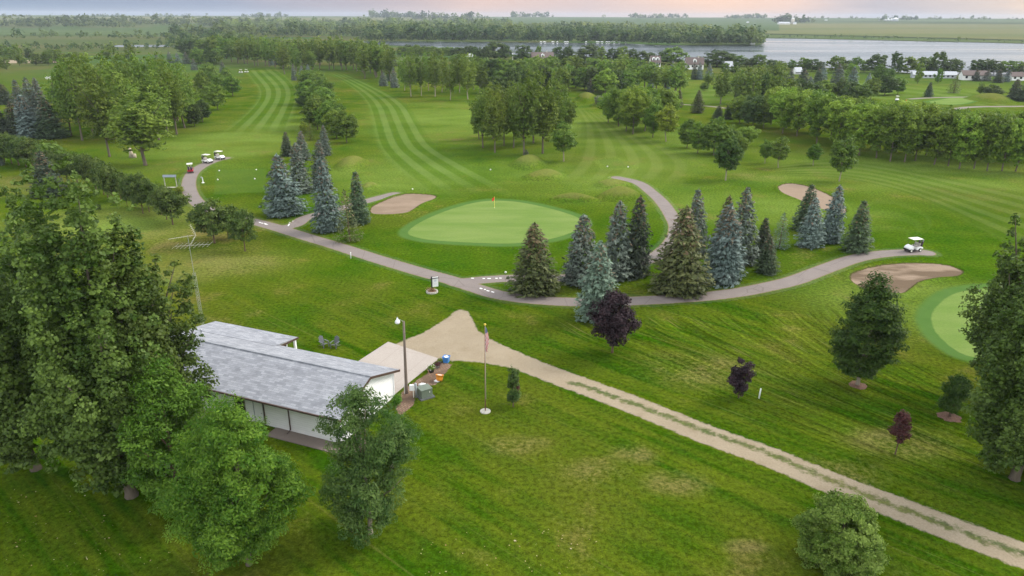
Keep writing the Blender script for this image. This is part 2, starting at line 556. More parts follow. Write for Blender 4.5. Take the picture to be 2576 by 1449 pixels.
M = dict(
    grass=m_grass(), green=m_green(), tee=m_tee(.5), tee_soft=m_tee(.3), sand=m_sand(), asphalt=m_asphalt(), gravel=m_gravel(), mound=m_mound(),
    water=m_water(), shingles=m_shingles(), siding=m_siding(), concrete=m_concrete(),
    patio=m_concrete('patio_slab', (.15, .118, .10), (.20, .165, .14), 2.0),
    brown=plain('brown_trim', (.075, .045, .035), .5), white=plain('white_paint', (.8, .8, .79), .45, var=.04),
    dark=plain('dark_glass', (.012, .014, .016), .12, spec=.6), black=plain('black_paint', (.02, .02, .022), .5),
    rubber=plain('black_rubber', (.022, .022, .022), .8), cream=plain('cream_plastic', (.72, .70, .62), .4, var=.05),
    grey=plain('grey_metal', (.36, .38, .40), .45, .3), galv=plain('weathered_wood', (.16, .125, .10), .85, scale=6),
    beige=plain('beige_vinyl', (.33, .30, .26), .6), cabinet=plain('utility_green', (.135, .165, .125), .5),
    padm=plain('pad_dark', (.10, .105, .105), .8), blue=plain('blue_plastic', (.05, .20, .50), .4), orange=plain('orange_plastic', (.70, .26, .03), .4),
    red=plain('red_paint', (.42, .018, .035), .4), redflag=plain('red_flag_cloth', (.65, .06, .03), .7), stone=plain('pale_stone', (.45, .42, .36), .85, var=.25, scale=6),
    mulch=plain('wood_mulch', (.17, .095, .065), .95, var=.4, scale=7), rust=plain('rusty_steel', (.22, .11, .07), .7, var=.3), gold=plain('gilt_ball', (.70, .50, .08), .3, .6),
    alu=plain('aluminium', (.55, .53, .48), .4, .5), yellow=plain('yellow_paint', (.75, .62, .12), .5), seatc=plain('grey_vinyl', (.40, .37, .34), .6),
    plum=plain('dark_bag_cloth', (.05, .03, .045), .8), chair=plain('slate_plastic', (.105, .11, .125), .5), bluegrey=plain('blue_grey_panel', (.20, .23, .28), .6), roofbrown=plain('far_brown_roof', (.125, .095, .085), .85), roofgrey=plain('far_grey_roof', (.42, .44, .47), .8),
    tan=plain('tan_wall', (.42, .36, .27), .8), brickm=None,
)


def m_brickedge():
    m, nt = newmat('brick_edging'); b = NB(nt); p = b.pos()
    br = b.n('ShaderNodeTexBrick'); nt.links.new(b.mapping(p, rz=-1.0), br.inputs['Vector'])
    br.inputs['Scale'].default_value = 1; br.inputs['Brick Width'].default_value = .34; br.inputs['Row Height'].default_value = .22; br.inputs['Mortar Size'].default_value = .03
    br.inputs['Color1'].default_value = (.21, .14, .10, 1); br.inputs['Color2'].default_value = (.28, .20, .14, 1); br.inputs['Mortar'].default_value = (.12, .08, .06, 1)
    d = b.math('ADD', b.attr('edge'), b.math('MULTIPLY', b.math('SUBTRACT', b.noise(p, 2.5, 3), .5), .35))
    mul = b.mix(b.noise(p, 3, 5, .7), (.08, .055, .04), (.19, .13, .09))
    c = b.mix(b.math('MULTIPLY', b.smooth(b.noise(p, .55, 3), .42, .55), .85), mul, br.outputs['Color'])
    b.out(b.mix(b.smooth(d, -.05, .06), grass_sock(b), c), .95, .0, normal=b.bump(br.outputs['Fac'], .3, .03))
    return m


M['brickm'] = m_brickedge()

FOL = dict(
    poplar=m_foliage('poplar_leaves', (0.075, 0.127, 0.015), (0.185, 0.244, 0.040)),
    poplar_pale=m_foliage('poplar_leaves_pale', (0.099, 0.176, 0.021), (0.233, 0.320, 0.053)),
    poplar_near=m_foliage('cottonwood_leaves', (.045, .090, .012), (.155, .230, .044), spec=.2),
    maple=m_foliage('maple_leaves', (0.087, 0.160, 0.019), (0.204, 0.295, 0.037)),
    maple_bright=m_foliage('maple_leaves_bright', (0.125, 0.224, 0.022), (0.285, 0.395, 0.050)),
    dark=m_foliage('dark_oak_leaves', (0.044, 0.081, 0.019), (0.112, 0.161, 0.037)),
    round=m_foliage('green_leaves', (0.075, 0.139, 0.019), (0.194, 0.278, 0.040)),
    yellow=m_foliage('yellowing_leaves', (.110, .150, .012), (.270, .330, .032)),
    ash=m_foliage('ash_leaves', (.055, .118, .010), (.165, .265, .034), spec=.12),
    ash_bright=m_foliage('bright_ash_leaves', (.062, .160, .014), (.205, .345, .038), trans=.44, spec=.12),
    ash_dark=m_foliage('dull_ash_leaves', (.042, .088, .018), (.130, .190, .048), spec=.12),
    linden=m_foliage('linden_leaves', (0.033, 0.081, 0.014), (0.096, 0.161, 0.028)),
    purple=m_foliage('purple_leaves', (.015, .009, .012), (.050, .030, .036), trans=.15),
    wine=m_foliage('wine_leaves', (0.048, 0.017, 0.017), (0.101, 0.044, 0.036), trans=.15),
    apple=m_foliage('apple_leaves', (0.043, 0.081, 0.015), (0.141, 0.195, 0.044)),
    lilac=m_foliage('bush_leaves', (.090, .155, .018), (.300, .385, .085), trans=.42, spec=.1),
    silver=m_foliage('silver_leaves', (0.127, 0.144, 0.082), (0.242, 0.252, 0.154)),
    blue=m_foliage('blue_spruce_needles', (0.085, 0.127, 0.109), (0.232, 0.302, 0.271), trans=.12),
    bluegrey=m_foliage('greyblue_spruce_needles', (0.078, 0.105, 0.081), (0.194, 0.232, 0.183), trans=.12),
    paleblue=m_foliage('pale_spruce_needles', (0.092, 0.142, 0.101), (0.218, 0.298, 0.212), trans=.12),
    olive=m_foliage('olive_spruce_needles', (0.056, 0.071, 0.025), (0.143, 0.158, 0.056), trans=.12),
    sgreen=m_foliage('green_spruce_needles', (0.040, 0.070, 0.034), (0.116, 0.163, 0.085), trans=.12),
    sdark=m_foliage('dark_spruce_needles', (0.031, 0.048, 0.031), (0.090, 0.115, 0.071), trans=.12),
    larch=m_foliage('bright_conifer_needles', (0.108, 0.144, 0.019), (0.216, 0.246, 0.040), trans=.2),
    woods=m_foliage('far_woods_leaves', (0.034, 0.075, 0.019), (0.149, 0.198, 0.047), objvar=.02),
    woods_pale=m_foliage('far_pale_woods_leaves', (0.096, 0.149, 0.028), (0.213, 0.263, 0.056), objvar=.02),
)
BARK = dict(grey=m_bark('grey_bark', (.075, .060, .045), (.18, .15, .115)), brown=m_bark('brown_bark', (.07, .045, .03), (.17, .12, .085)), pale=m_bark('pale_bark', (.20, .17, .13), (.36, .31, .24)))

# ------------------------------------------------------------------ foliage geometry


def leaf_quads(rng, P, N, size, aspect=.62, spread=.55, align=None):
    """one rhombic leaf per point; N = facing direction (mixed with noise)"""
    n = len(P)
    N = N + rng.normal(0, spread, (n, 3)); N /= np.linalg.norm(N, axis=1, keepdims=True) + 1e-9
    A = rng.normal(0, 1, (n, 3)) if align is None else align + rng.normal(0, .35, (n, 3))
    U = A - N * (A * N).sum(1, keepdims=True); U /= np.linalg.norm(U, axis=1, keepdims=True) + 1e-9
    W = np.cross(N, U)
    s = (size * np.clip(rng.lognormal(-.04, .34, n), .45, 2.0))[:, None]
    V = np.stack([P - U * s * .5, P + W * s * .5 * aspect - U * s * .06, P + U * s * .5, P - W * s * .5 * aspect - U * s * .06], 1)
    F = np.arange(n * 4).reshape(n, 4)
    return V.reshape(-1, 3), F


def crown_points(rng, prof, nclump, per, H0, H1, R, rc, up=1.0, asym=None, inner=.45, jitter=.12):
    """clumps spread through a crown; prof(t) = relative radius at relative height t"""
    ts = np.linspace(0, 1, 60); w = np.array([max(prof(t), .02) for t in ts]); w = w ** 1.3; w /= w.sum()
    t = rng.choice(ts, nclump, p=w) + rng.uniform(-.01, .01, nclump)
    ang = rng.uniform(0, 2 * np.pi, nclump)
    lob = 1 + jitter * np.sin(ang * 2 + rng.uniform(0, 6) + t * 5) + jitter * .8 * np.sin(ang * 5 + rng.uniform(0, 6) - t * 9)
    rr = np.array([prof(min(max(x, 0), 1)) for x in t]) * R * lob
    q = np.sqrt(rng.uniform(inner ** 2, 1, nclump))
    Cc = np.stack([np.cos(ang) * rr * q, np.sin(ang) * rr * q, H0 + (H1 - H0) * t], 1)
    if asym is not None: Cc = Cc + asym(t)
    rad = rc * rng.uniform(.6, 1.35, nclump)
    P = []; N = []; T = []
    ctint = rng.uniform(.05, .75, nclump)
    axis = np.array([0, 0, (H0 + H1) / 2])
    for i in range(nclump):
        k = max(4, int(per * (rad[i] / rc) ** 2))
        d = rng.normal(0, 1, (k, 3)); d /= np.linalg.norm(d, axis=1, keepdims=True)
        d[:, 2] = np.abs(d[:, 2]) * .75 + d[:, 2] * .25
        r = rad[i] * rng.uniform(.35, 1.0, (k, 1)) ** .6
        out = np.array([math.cos(ang[i]), math.sin(ang[i]), .55 * up]); out /= np.linalg.norm(out)
        pos = d * r
        pos += np.outer(pos @ out, out) * .35
        pos[:, 2] *= up ** .6
        P.append(Cc[i] + pos); N.append(d * .8 + out * .3 + np.array([0, 0, .55]))
        T.append(np.clip(ctint[i] + rng.normal(0, .22, k), 0, 1))
    return np.concatenate(P), np.concatenate(N), np.concatenate(T), Cc


def plume_points(rng, npl, leaves, H0, H1, R, rp, loose=.4, drop=.42):
    """upright plumes of foliage, as a poplar carries them"""
    P = []; N = []; T = []; Cc = []
    gold = 2.39996
    for i in range(npl):
        q = math.sqrt((i + .5) / npl); a = i * gold + rng.normal(0, .25)
        rr = R * .86 * q * rng.uniform(.7, 1.2)
        zt = H1 - (H1 - H0) * (drop * q ** 1.8) * rng.uniform(.3, 1.4) - rng.uniform(0, .06) * H1 * (i > 0)
        zb = H0 + (H1 - H0) * rng.uniform(0, .12) + (0 if q > .45 or npl > 10 else .07 * H1 * (1 - q)) + (H1 - H0) * .13 * max(0, q - .5) * 2 * rng.uniform(.2, 1)
        r0 = rp * rng.uniform(.75, 1.2) * (1.1 - .15 * q)
        L = zt - zb; k = max(3, int(L / (r0 * .5)))
        ct = rng.uniform(.15, .65)
        for j in range(k):
            s = (j + rng.uniform(0, 1)) / k
            rad = r0 * (.55 + .45 * min(1, s / .25)) * max(.42, 1 - .62 * max(0, s - .35) ** 1.2 / .6) * rng.uniform(.75, 1.25)
            out = rr * (.66 + .62 * s - .22 * s * s)
            c = np.array([math.cos(a) * out, math.sin(a) * out, zb + L * s]) + rng.normal(0, r0 * loose, 3) * np.array([1, 1, .5])
            m_ = max(6, int(leaves * (rad / rp) ** 2))
            d = rng.normal(0, 1, (m_, 3)); d /= np.linalg.norm(d, axis=1, keepdims=True); d[:, 2] = d[:, 2] * .5 + np.abs(d[:, 2]) * .5
            P.append(c + d * rad * rng.uniform(.45, 1.0, (m_, 1)) * np.array([1, 1, 1.5])); N.append(d * .8 + np.array([math.cos(a) * .3, math.sin(a) * .3, .5]))
            T.append(np.clip(ct + rng.normal(0, .12) + rng.normal(0, .2, m_), 0, 1)); Cc.append(c)
    return np.concatenate(P), np.concatenate(N), np.concatenate(T), np.array(Cc)


def limb_mesh(rng, H, rad, Cc, mat, nl, fork=.35, lean=(0, 0), sides=7, stems=1, topf=.9):
    mb = MB()
    for s in range(stems):
        ox, oy = (0, 0) if stems == 1 else (rng.uniform(-.5, .5), rng.uniform(-.5, .5))
        top = np.array([lean[0] + ox * 3, lean[1] + oy * 3, H * topf])
        pts = [np.array([ox, oy, -.15]), np.array([ox, oy, .25])]
        for k in (0.25, .5, .75, 1):
            pts.append(np.array([ox, oy, .25]) * (1 - k) + top * k + np.array([rng.normal(0, .012 * H), rng.normal(0, .012 * H), 0]) * (k < 1))
        mb.tube(pts, [rad * 1.35, rad, rad * .8, rad * .58, rad * .36, rad * .1], sides)
    idx = rng.permutation(len(Cc))[:nl]
    for i in idx:
        c = Cc[i]; z0 = max(.18 * H, c[2] * (1 - fork) - rng.uniform(0, .08) * H)
        a = np.array([lean[0] * z0 / H, lean[1] * z0 / H, z0])
        m = a * .45 + c * .55 + np.array([0, 0, -.03 * H])
        rr = rad * .5 * (1 - .5 * z0 / H)
        mb.tube([a, m, c], [rr, rr * .6, rr * .15], 5, False)
    return mb


def P_poplar(t): return (.35 + .65 * min(1, t / .22)) * (1 if t < .45 else max(.12, 1 - ((t - .45) / .58) ** 1.9 * .92))
def P_round(t): return max(.1, math.sqrt(max(0, 1 - ((t - .42) / .60) ** 2)))
def P_oval(t): return max(.1, (min(1, .45 + t / .32 * .55)) * (1 if t < .33 else max(.05, 1 - ((t - .33) / .68) ** 2.1)))
def P_column(t): return (.5 + .5 * min(1, t / .2)) * (1 if t < .6 else max(.15, 1 - ((t - .6) / .42) ** 2))
def P_vase(t): return max(.12, (.30 + .70 * min(1, t / .5) ** .9) * (1 if t < .62 else max(.1, math.sqrt(max(0, 1 - ((t - .62) / .40) ** 2)))))


PROTO = {}


def decid_proto(key, seed, prof, H, R, base, nclump, per, rc, leaf, up=1.0, nl=8, trunk=.18, aspect=.7, inner=.4, stems=1, asym=None, jitter=.12, spread=.55, plumes=0):
    rng = np.random.default_rng(seed)
    if plumes: P, N, T, Cc = plume_points(rng, plumes, per, base + rc * .5, H - rc * .5, R, rc, .46 if plumes > 10 else .4, .48 if plumes > 10 else .42)
    else: P, N, T, Cc = crown_points(rng, prof, nclump, per, base + rc * .7, H - rc * .9 * up ** .6, R - rc * .75, rc, up, asym, inner, jitter)
    V, F = leaf_quads(rng, P, N, leaf, aspect, spread)
    k = np.repeat(T, 1)
    me = mesh('crown', V, F, None, attrs={'tint': ('FACE', k)})
    mb = limb_mesh(rng, H, trunk, Cc, None, nl, stems=stems, topf=.60 if plumes else .8)
    tr = mesh('trunk', mb.v, mb.f, None, True)
    me.materials.append(None); tr.materials.append(None)
    PROTO[key] = (me, tr, float(np.percentile(P[:, 2], 99.6)) + leaf * .3, float(np.percentile(np.hypot(P[:, 0], P[:, 1]), 96.5)))


def spruce_proto(key, seed, H, R, nw, leaf, sparse=1.0, skirt=.25, droop=.25, power=.66, per=8):
    rng = np.random.default_rng(seed)
    P = []; N = []; A = []; T = []; K_ = []; cones = rng.uniform(.3, 1.1); lop = rng.uniform(0, 6)
    for i in range(nw):
        t = (i + rng.uniform(-.3, .3)) / nw
        t = min(max(t, 0), .99)
        z = skirt + (H - skirt) * t
        r = R * (1 - t) ** power * (.82 + .18 * min(1, t * 8)) + .10
        nb = max(4, int((4 + 15 * r / R) * sparse))
        a0 = rng.uniform(0, 6.28); wt = rng.uniform(-.12, .12)
        for j in range(nb):
            a = a0 + 6.283 * (j + rng.uniform(-.3, .3)) / nb
            L = r * rng.uniform(.62, 1.14) * (1 + .13 * math.sin(a + lop) + .10 * math.sin(2 * a + lop * 2 + 4 * t))
            dirv = np.array([math.cos(a), math.sin(a), 0]); side = np.array([-dirv[1], dirv[0], 0])
            k = max(3, int(per * L / R + 3))
            s = (np.sqrt(rng.uniform(.10, 1.0, k))) if k > 3 else np.linspace(.3, 1, k)
            zz = -droop * L * s + .20 * L * np.maximum(0, s - .55) ** 1.0 * 1.4
            wid = (.20 * L * (1.1 - s) + .05)
            pos = np.outer(L * s, dirv) + side * (rng.normal(0, 1, k) * wid)[:, None]
            pos[:, 2] = z + zz + rng.normal(0, .05, k)
            K_.append((rng.uniform(0, 1, k) < max(0, t - .45) * cones).astype(float)); P.append(pos)
            A.append(np.tile(dirv + np.array([0, 0, .05]), (k, 1)) + side * rng.normal(0, .5, (k, 1)))
            N.append(np.tile(np.array([0, 0, 1.0]) + dirv * .55, (k, 1)))
            ct = rng.uniform(.1, .7) + wt
            T.append(np.clip(ct + rng.normal(0, .2, k), 0, 1))
    # leader tuft
    k = 14
    P.append(np.stack([rng.normal(0, .07, k), rng.normal(0, .07, k), H - rng.uniform(0, .9, k)], 1)); A.append(np.tile([0, 0, 1.], (k, 1))); N.append(rng.normal(0, 1, (k, 3))); T.append(rng.uniform(.3, .8, k)); K_.append(np.zeros(k))
    P = np.concatenate(P); N = np.concatenate(N); A = np.concatenate(A); T = np.concatenate(T)
    V, F = leaf_quads(rng, P, N, leaf, .42, .42, A)
    me = mesh('crown', V, F, None, attrs={'tint': ('FACE', T), 'cone': ('FACE', np.concatenate(K_))}); me.materials.append(None)
    mb = MB(); mb.tube([(0, 0, -.1), (0, 0, .5), (0, 0, H * .5), (0, 0, H * .97)], [.24, .19, .1, .02], 7)
    tr = mesh('trunk', mb.v, mb.f, None, True); tr.materials.append(None)
    PROTO[key] = (me, tr, H, float(np.percentile(np.hypot(P[:, 0], P[:, 1])[P[:, 2] < H * .3], 93)))


def setmat(o, m):
    o.material_slots[0].link = 'OBJECT'; o.material_slots[0].material = m


RNG = random.Random(5)
N_TREES = 0


def tree(name, key, bx, by, ty, hw, fol, label, cat='tree', group=None, bark='grey', rz=None, at=None, far=False):
    global N_TREES
    me, tr, H0, R0 = PROTO[key]
    b = at if at is not None else (GT(bx, by) if by < 140 or far else G(bx, by))
    h = max(1.0, height_to(b, ty)); R = hw / FPX * depth(b)
    o = thing(name, label, cat, b, RNG.uniform(0, 6.28) if rz is None else rz, group)
    o.scale = (R / R0, R / R0, h / H0)
    if 'spruce' in name: o.rotation_euler = (RNG.gauss(0, .022), RNG.gauss(0, .022), o.rotation_euler[2])
    c = link('crown', me, o); setmat(c, FOL[fol])
    t = link('trunk', tr, o); setmat(t, BARK[bark])
    N_TREES += 1
    return o


_ORD = 'first second third fourth fifth sixth seventh eighth ninth tenth eleventh twelfth thirteenth fourteenth fifteenth sixteenth seventeenth eighteenth nineteenth'.split()
_TENS = {2: 'twent', 3: 'thirt', 4: 'fort', 5: 'fift', 6: 'sixt'}


def ordinal(i):
    n = i + 1
    if n < 20: return _ORD[n - 1]
    return _TENS[n // 10] + ('ieth' if n % 10 == 0 else 'y-' + _ORD[n % 10 - 1])


def stand(name, keys, fols, items, label, group, bark='grey', cat='tree', far=False):
    """a row or stand of trees; items = (bx, by, top, halfwidth); the label counts them from the left"""
    items = sorted(items, key=lambda q: q[0])
    for i, (bx, by, ty, hw) in enumerate(items):
        tree(name, keys[i % len(keys)] if len(keys) < 3 else RNG.choice(keys), bx, by, ty, hw, RNG.choice(fols), label.format(ordinal(i)), cat, group, bark, far=far)


def along(keysts, n, jx=3, jy=2, jt=4, jw=.15):
    """n tuples interpolated along key tuples, with a little scatter"""
    K = np.array(keysts, float); s = np.linspace(0, len(K) - 1, n); out = []
    for q in s:
        i = min(int(q), len(K) - 2); f = q - i; v = K[i] * (1 - f) + K[i + 1] * f
        out.append((v[0] + RNG.uniform(-jx, jx), v[1] + RNG.uniform(-jy, jy), v[2] + RNG.uniform(-jt, jt), v[3] * RNG.uniform(1 - jw, 1 + jw)))
    return out

# ------------------------------------------------------------------ tree prototypes
# middle distance
for i in range(6):
    decid_proto(f'poplar{i}', 10 + i, P_poplar, 17, 4.0, 1.6, 0, 78, 1.35, .44, up=1.7, nl=10, trunk=.24, plumes=9)
for i in range(6):
    decid_proto(f'round{i}', 20 + i, P_round, 10, 4.6, .9, 150, 62, .9, .44, nl=8, trunk=.18, jitter=.18)
for i in range(6):
    decid_proto(f'maple{i}', 30 + i, P_vase, 11.5, 4.6, .9, 170, 66, .85, .40, up=1.5, nl=9, trunk=.2, jitter=.14)
for i in range(3):
    decid_proto(f'oval{i}', 40 + i, P_oval, 8, 2.6, 1.3, 90, 85, .62, .27, up=1.25, nl=6, trunk=.12, jitter=.10)
for i in range(3):
    decid_proto(f'apple{i}', 50 + i, P_round, 5, 2.9, .9, 85, 75, .62, .24, nl=7, trunk=.12, jitter=.22, inner=.35)
# far trees: fewer, larger leaf clumps
for i in range(4):
    decid_proto(f'fpoplar{i}', 60 + i, P_poplar, 17, 4.0, 1.4, 0, 26, 1.45, .8, up=1.6, nl=4, trunk=.26, plumes=7)
    decid_proto(f'fround{i}', 70 + i, P_round, 10, 5.0, .3, 80, 28, 1.1, .8, nl=3, trunk=.22, jitter=.18)
for i in range(4):
    spruce_proto(f'spruce{i}', 80 + i, 9.5, 2.75, 34, .42, per=17, power=.58, skirt=.45)
for i in range(2):
    spruce_proto(f'slim{i}', 90 + i, 9.5, 2.2, 36, .38, per=15, droop=.3, power=.58, skirt=.4)
spruce_proto('loose', 95, 9.5, 2.9, 26, .38, sparse=.7, per=7, droop=.1)
for i in range(2):
    spruce_proto(f'fspruce{i}', 97 + i, 9.5, 2.9, 22, .75, per=5)

# ------------------------------------------------------------------ sheets on the ground


def catmull(P, n=8, closed=True):
    P = np.asarray(P, float); m = len(P); out = []
    rng_ = range(m) if closed else range(m - 1)
    for i in rng_:
        if closed: p0, p1, p2, p3 = P[i - 1], P[i], P[(i + 1) % m], P[(i + 2) % m]
        else: p0, p1, p2, p3 = P[max(i - 1, 0)], P[i], P[i + 1], P[min(i + 2, m - 1)]
        for k in range(n):
            t = k / n
            out.append(.5 * (2 * p1 + (p2 - p0) * t + (2 * p0 - 5 * p1 + 4 * p2 - p3) * t * t + (3 * p1 - p0 - 3 * p2 + p3) * t ** 3))
    if not closed: out.append(P[-1])
    return np.array(out)


def W2(pts): return np.array([G(*p)[:2] for p in pts])


def seg_dist(Q, A, B):
    d = B - A; t = np.clip(((Q - A) @ d) / (d @ d + 1e-12), 0, 1)
    return np.linalg.norm(Q - (A + t[:, None] * d), axis=1)


def line_dist(Q, L):
    r = np.full(len(Q), 1e9)
    for i in range(len(L) - 1): r = np.minimum(r, seg_dist(Q, L[i], L[i + 1]))
    return r


def poly_sd(Q, L):                 # signed distance, positive inside
    r = line_dist(Q, np.vstack([L, L[:1]])); ins = np.zeros(len(Q), bool)
    for i in range(len(L)):
        a, b = L[i - 1], L[i]
        c = (a[1] > Q[:, 1]) != (b[1] > Q[:, 1])
        with np.errstate(divide='ignore', invalid='ignore'):
            x = (b[0] - a[0]) * (Q[:, 1] - a[1]) / (b[1] - a[1]) + a[0]
        ins ^= c & (Q[:, 0] < x)
    return np.where(ins, r, -r)


def soft_sheet(name, shapes, res, z, mat, margin=.8, extra=None, relief=None, label=None):
    """a thin sheet cut from a square grid, carrying its distance to the outline so that the rim can be ragged"""
    pts = np.vstack([s[1] for s in shapes]); lo = pts.min(0) - margin - 3; hi = pts.max(0) + margin + 3
    nx, ny = int((hi[0] - lo[0]) / res) + 1, int((hi[1] - lo[1]) / res) + 1
    X, Y = np.meshgrid(lo[0] + np.arange(nx) * res, lo[1] + np.arange(ny) * res); Q = np.stack([X.ravel(), Y.ravel()], 1)
    d = np.full(len(Q), -1e9)
    for s in shapes:
        d = np.maximum(d, poly_sd(Q, s[1]) if s[0] == 'poly' else s[2] - line_dist(Q, s[1]))
    D = d.reshape(ny, nx); mx = np.maximum(np.maximum(D[:-1, :-1], D[1:, :-1]), np.maximum(D[:-1, 1:], D[1:, 1:])) > -margin
    j, i = np.nonzero(mx); a = j * nx + i
    F = np.stack([a, a + 1, a + nx + 1, a + nx], 1)
    used, inv = np.unique(F, return_inverse=True); F = inv.reshape(F.shape)
    Z = np.full(len(used), z)
    if relief is not None: Z = Z + relief(Q[used], d[used])
    V = np.column_stack([Q[used], Z])
    at = {'edge': ('POINT', d[used])}
    for k, f in (extra or {}).items(): at[k] = ('POINT', f(Q[used]) if callable(f) else np.full(len(used), f))
    o = link(name, mesh(name, V, F, mat, True, at)); tag(o, label, kind='structure')
    return o


def ribbon(name, A, B, n, m, z, mat, label=None):
    """strip between two photographed edges, u across and v along"""
    A = catmull(W2(A), 10, False); B = catmull(W2(B), 10, False)

    def res(L):
        s = np.concatenate([[0], np.cumsum(np.linalg.norm(np.diff(L, axis=0), axis=1))]); s /= s[-1]
        q = np.linspace(0, 1, m); return np.stack([np.interp(q, s, L[:, 0]), np.interp(q, s, L[:, 1])], 1)
    A, B = res(A), res(B); V = []; UV = []
    for j in range(m):
        for i in range(n):
            u = i / (n - 1); p = A[j] * (1 - u) + B[j] * u; V.append((p[0], p[1], z)); UV.append((u, j / (m - 1)))
    idx = np.arange(n * m).reshape(m, n)
    F = np.stack([idx[:-1, :-1], idx[:-1, 1:], idx[1:, 1:], idx[1:, :-1]], -1).reshape(-1, 4)
    me = mesh(name, V, F, mat, False, None, UV)
    if me.polygons[0].normal.z < 0: me.flip_normals()
    return tag(link(name, me), label, kind='structure')


def far_patch(name, quad, nx, ny, dz, mat, label=None):
    """field on the far plain; corners as photographed (near-left, near-right, far-right, far-left)"""
    q = np.array(quad, float); V = []
    for j in range(ny + 1):
        for i in range(nx + 1):
            u, v = i / nx, j / ny
            e = q[0] * (1 - u) * (1 - v) + q[1] * u * (1 - v) + q[2] * u * v + q[3] * (1 - u) * v
            p = GT(*e); V.append((p[0], p[1], p[2] + dz))
    idx = np.arange((nx + 1) * (ny + 1)).reshape(ny + 1, nx + 1)
    F = np.stack([idx[:-1, :-1], idx[:-1, 1:], idx[1:, 1:], idx[1:, :-1]], -1).reshape(-1, 4)
    return tag(link(name, mesh(name, V, F, mat, True)), label, kind='structure')


# the ground: one sheet out to the horizon
rad = np.concatenate([[0.5], np.geomspace(4, 1500, 26), np.linspace(1600, 9200, 60)]); na = 120
V = [(0, 0, 0)]; Fq = []
for r in rad:
    for k in range(na):
        a = 2 * math.pi * k / na; V.append((r * math.cos(a), r * math.sin(a), rise(r)))
for k in range(na): Fq.append((0, 1 + k, 1 + (k + 1) % na))
for j in range(len(rad) - 1):
    for k in range(na):
        k2 = (k + 1) % na; a = 1 + j * na; Fq.append((a + k, a + na + k, a + na + k2, a + k2))
tag(link('ground', mesh('ground', V, Fq, M['grass'], True)), kind='structure')

# fairways with mown stripes
ribbon('fairway', [(608, 176), (628, 203), (643, 225), (641, 250), (612, 284), (548, 334), (520, 352)], [(690, 168), (725, 192), (748, 215), (755, 240), (748, 278), (738, 315), (736, 345)], 40, 80, .012, m_stripes('left_fairway_stripes', 9, .52), 'left fairway with pale and dark mown stripes')
ribbon('fairway', [(815, 182), (850, 200), (888, 226), (915, 258), (927, 300), (940, 362), (975, 412), (1035, 468), (1085, 520)], [(858, 180), (925, 208), (990, 238), (1035, 268), (1065, 312), (1102, 362), (1160, 398), (1290, 462), (1400, 515)], 60, 110, .012, m_stripes('centre_fairway_stripes', 8.4, .52), 'centre fairway with curving mown stripes')
ribbon('fairway', [(1900, 420), (2080, 398), (2200, 408), (2330, 430), (2480, 458), (2700, 500)], [(1960, 445), (2120, 452), (2250, 482), (2350, 520), (2450, 575), (2600, 660)], 50, 60, .012, m_stripes('right_fairway_stripes', 13, .5, (.092, .130, .030), (.048, .092, .008)), 'right fairway with faint long stripes')
ribbon('fairway', [(1435, 262), (1450, 300), (1440, 340), (1400, 410), (1330, 470)], [(1520, 290), (1610, 335), (1700, 375), (1760, 420), (1720, 470)], 40, 60, .010, m_stripes('far_fairway_stripes', 12, .45, (.118, .150, .034), (.075, .115, .012)), 'approach fairway beyond the main green')
ribbon('fairway', [(1700, 225), (1900, 205), (2150, 200), (2400, 222), (2600, 262)], [(1690, 258), (1850, 268), (2100, 248), (2350, 262), (2600, 300)], 40, 50, .010, m_stripes('back_fairway_stripes', 9, .4), 'far fairway behind the long tree row')
ribbon('lawn', [(1330, 800), (1420, 852), (1560, 908), (1750, 990), (2000, 1090), (2300, 1210), (2700, 1375)], [(2215, 765), (2235, 800), (2270, 850), (2330, 905), (2420, 960), (2540, 1020), (2750, 1110)], 80, 80, .008, m_arcs(), 'lawn mown in wide curving arcs')
ribbon('lawn', [(2125, 535), (2190, 500), (2260, 500), (2330, 530), (2350, 565), (2300, 605)], [(2150, 600), (2200, 590), (2250, 585), (2270, 588), (2275, 595), (2265, 610)], 20, 40, .008, m_stripes('bend_stripes', 5, .12), 'rough mown round the bend by the cart')

# greens, tees
GREEN1 = [(1026, 587), (1040, 570), (1080, 548), (1130, 528), (1190, 511), (1241, 505), (1300, 508), (1360, 519), (1420, 535), (1462, 553), (1455, 575), (1400, 598), (1300, 612), (1200, 611), (1094, 605), (1046, 597)]


def grow(L, d):                    # push an outline outwards
    c = np.roll(L, -1, 0) - np.roll(L, 1, 0); n = np.stack([c[:, 1], -c[:, 0]], 1); n /= np.linalg.norm(n, axis=1, keepdims=True)
    area = np.sum(L[:, 0] * np.roll(L[:, 1], -1) - np.roll(L[:, 0], -1) * L[:, 1])
    return L + n * d * (1 if area > 0 else -1)


g1 = catmull(W2(GREEN1)); soft_sheet('putting_green', [('poly', grow(g1, 1.6))], .4, .020, M['green'], label='main putting green ringed by a darker collar')
g2 = catmull(W2([(2342, 800), (2357, 770), (2394, 742), (2452, 728), (2540, 725), (2620, 750), (2640, 800), (2600, 860), (2520, 900), (2440, 897), (2390, 872), (2354, 836)]))
soft_sheet('putting_green', [('poly', grow(g2, 1.6))], .3, .020, M['green'], label='putting green at the right edge of the photo')
g3 = catmull(W2([(2337, 257), (2370, 250), (2407, 245), (2467, 246), (2430, 260), (2382, 263)]))
soft_sheet('putting_green', [('poly', grow(g3, 1.6))], 1.0, .020, M['green'], label='small far putting green by the far lane')
soft_sheet('tee_box', [('poly', W2([(542, 427), (674, 424), (668, 484), (534, 490)]))], .5, .016, M['tee'], label='rectangular tee box beside the left path')
soft_sheet('tee_box', [('poly', W2([(1500, 400), (1553, 398), (1596, 422), (1526, 425)]))], .5, .016, M['tee_soft'], label='small tee box beyond the main green')


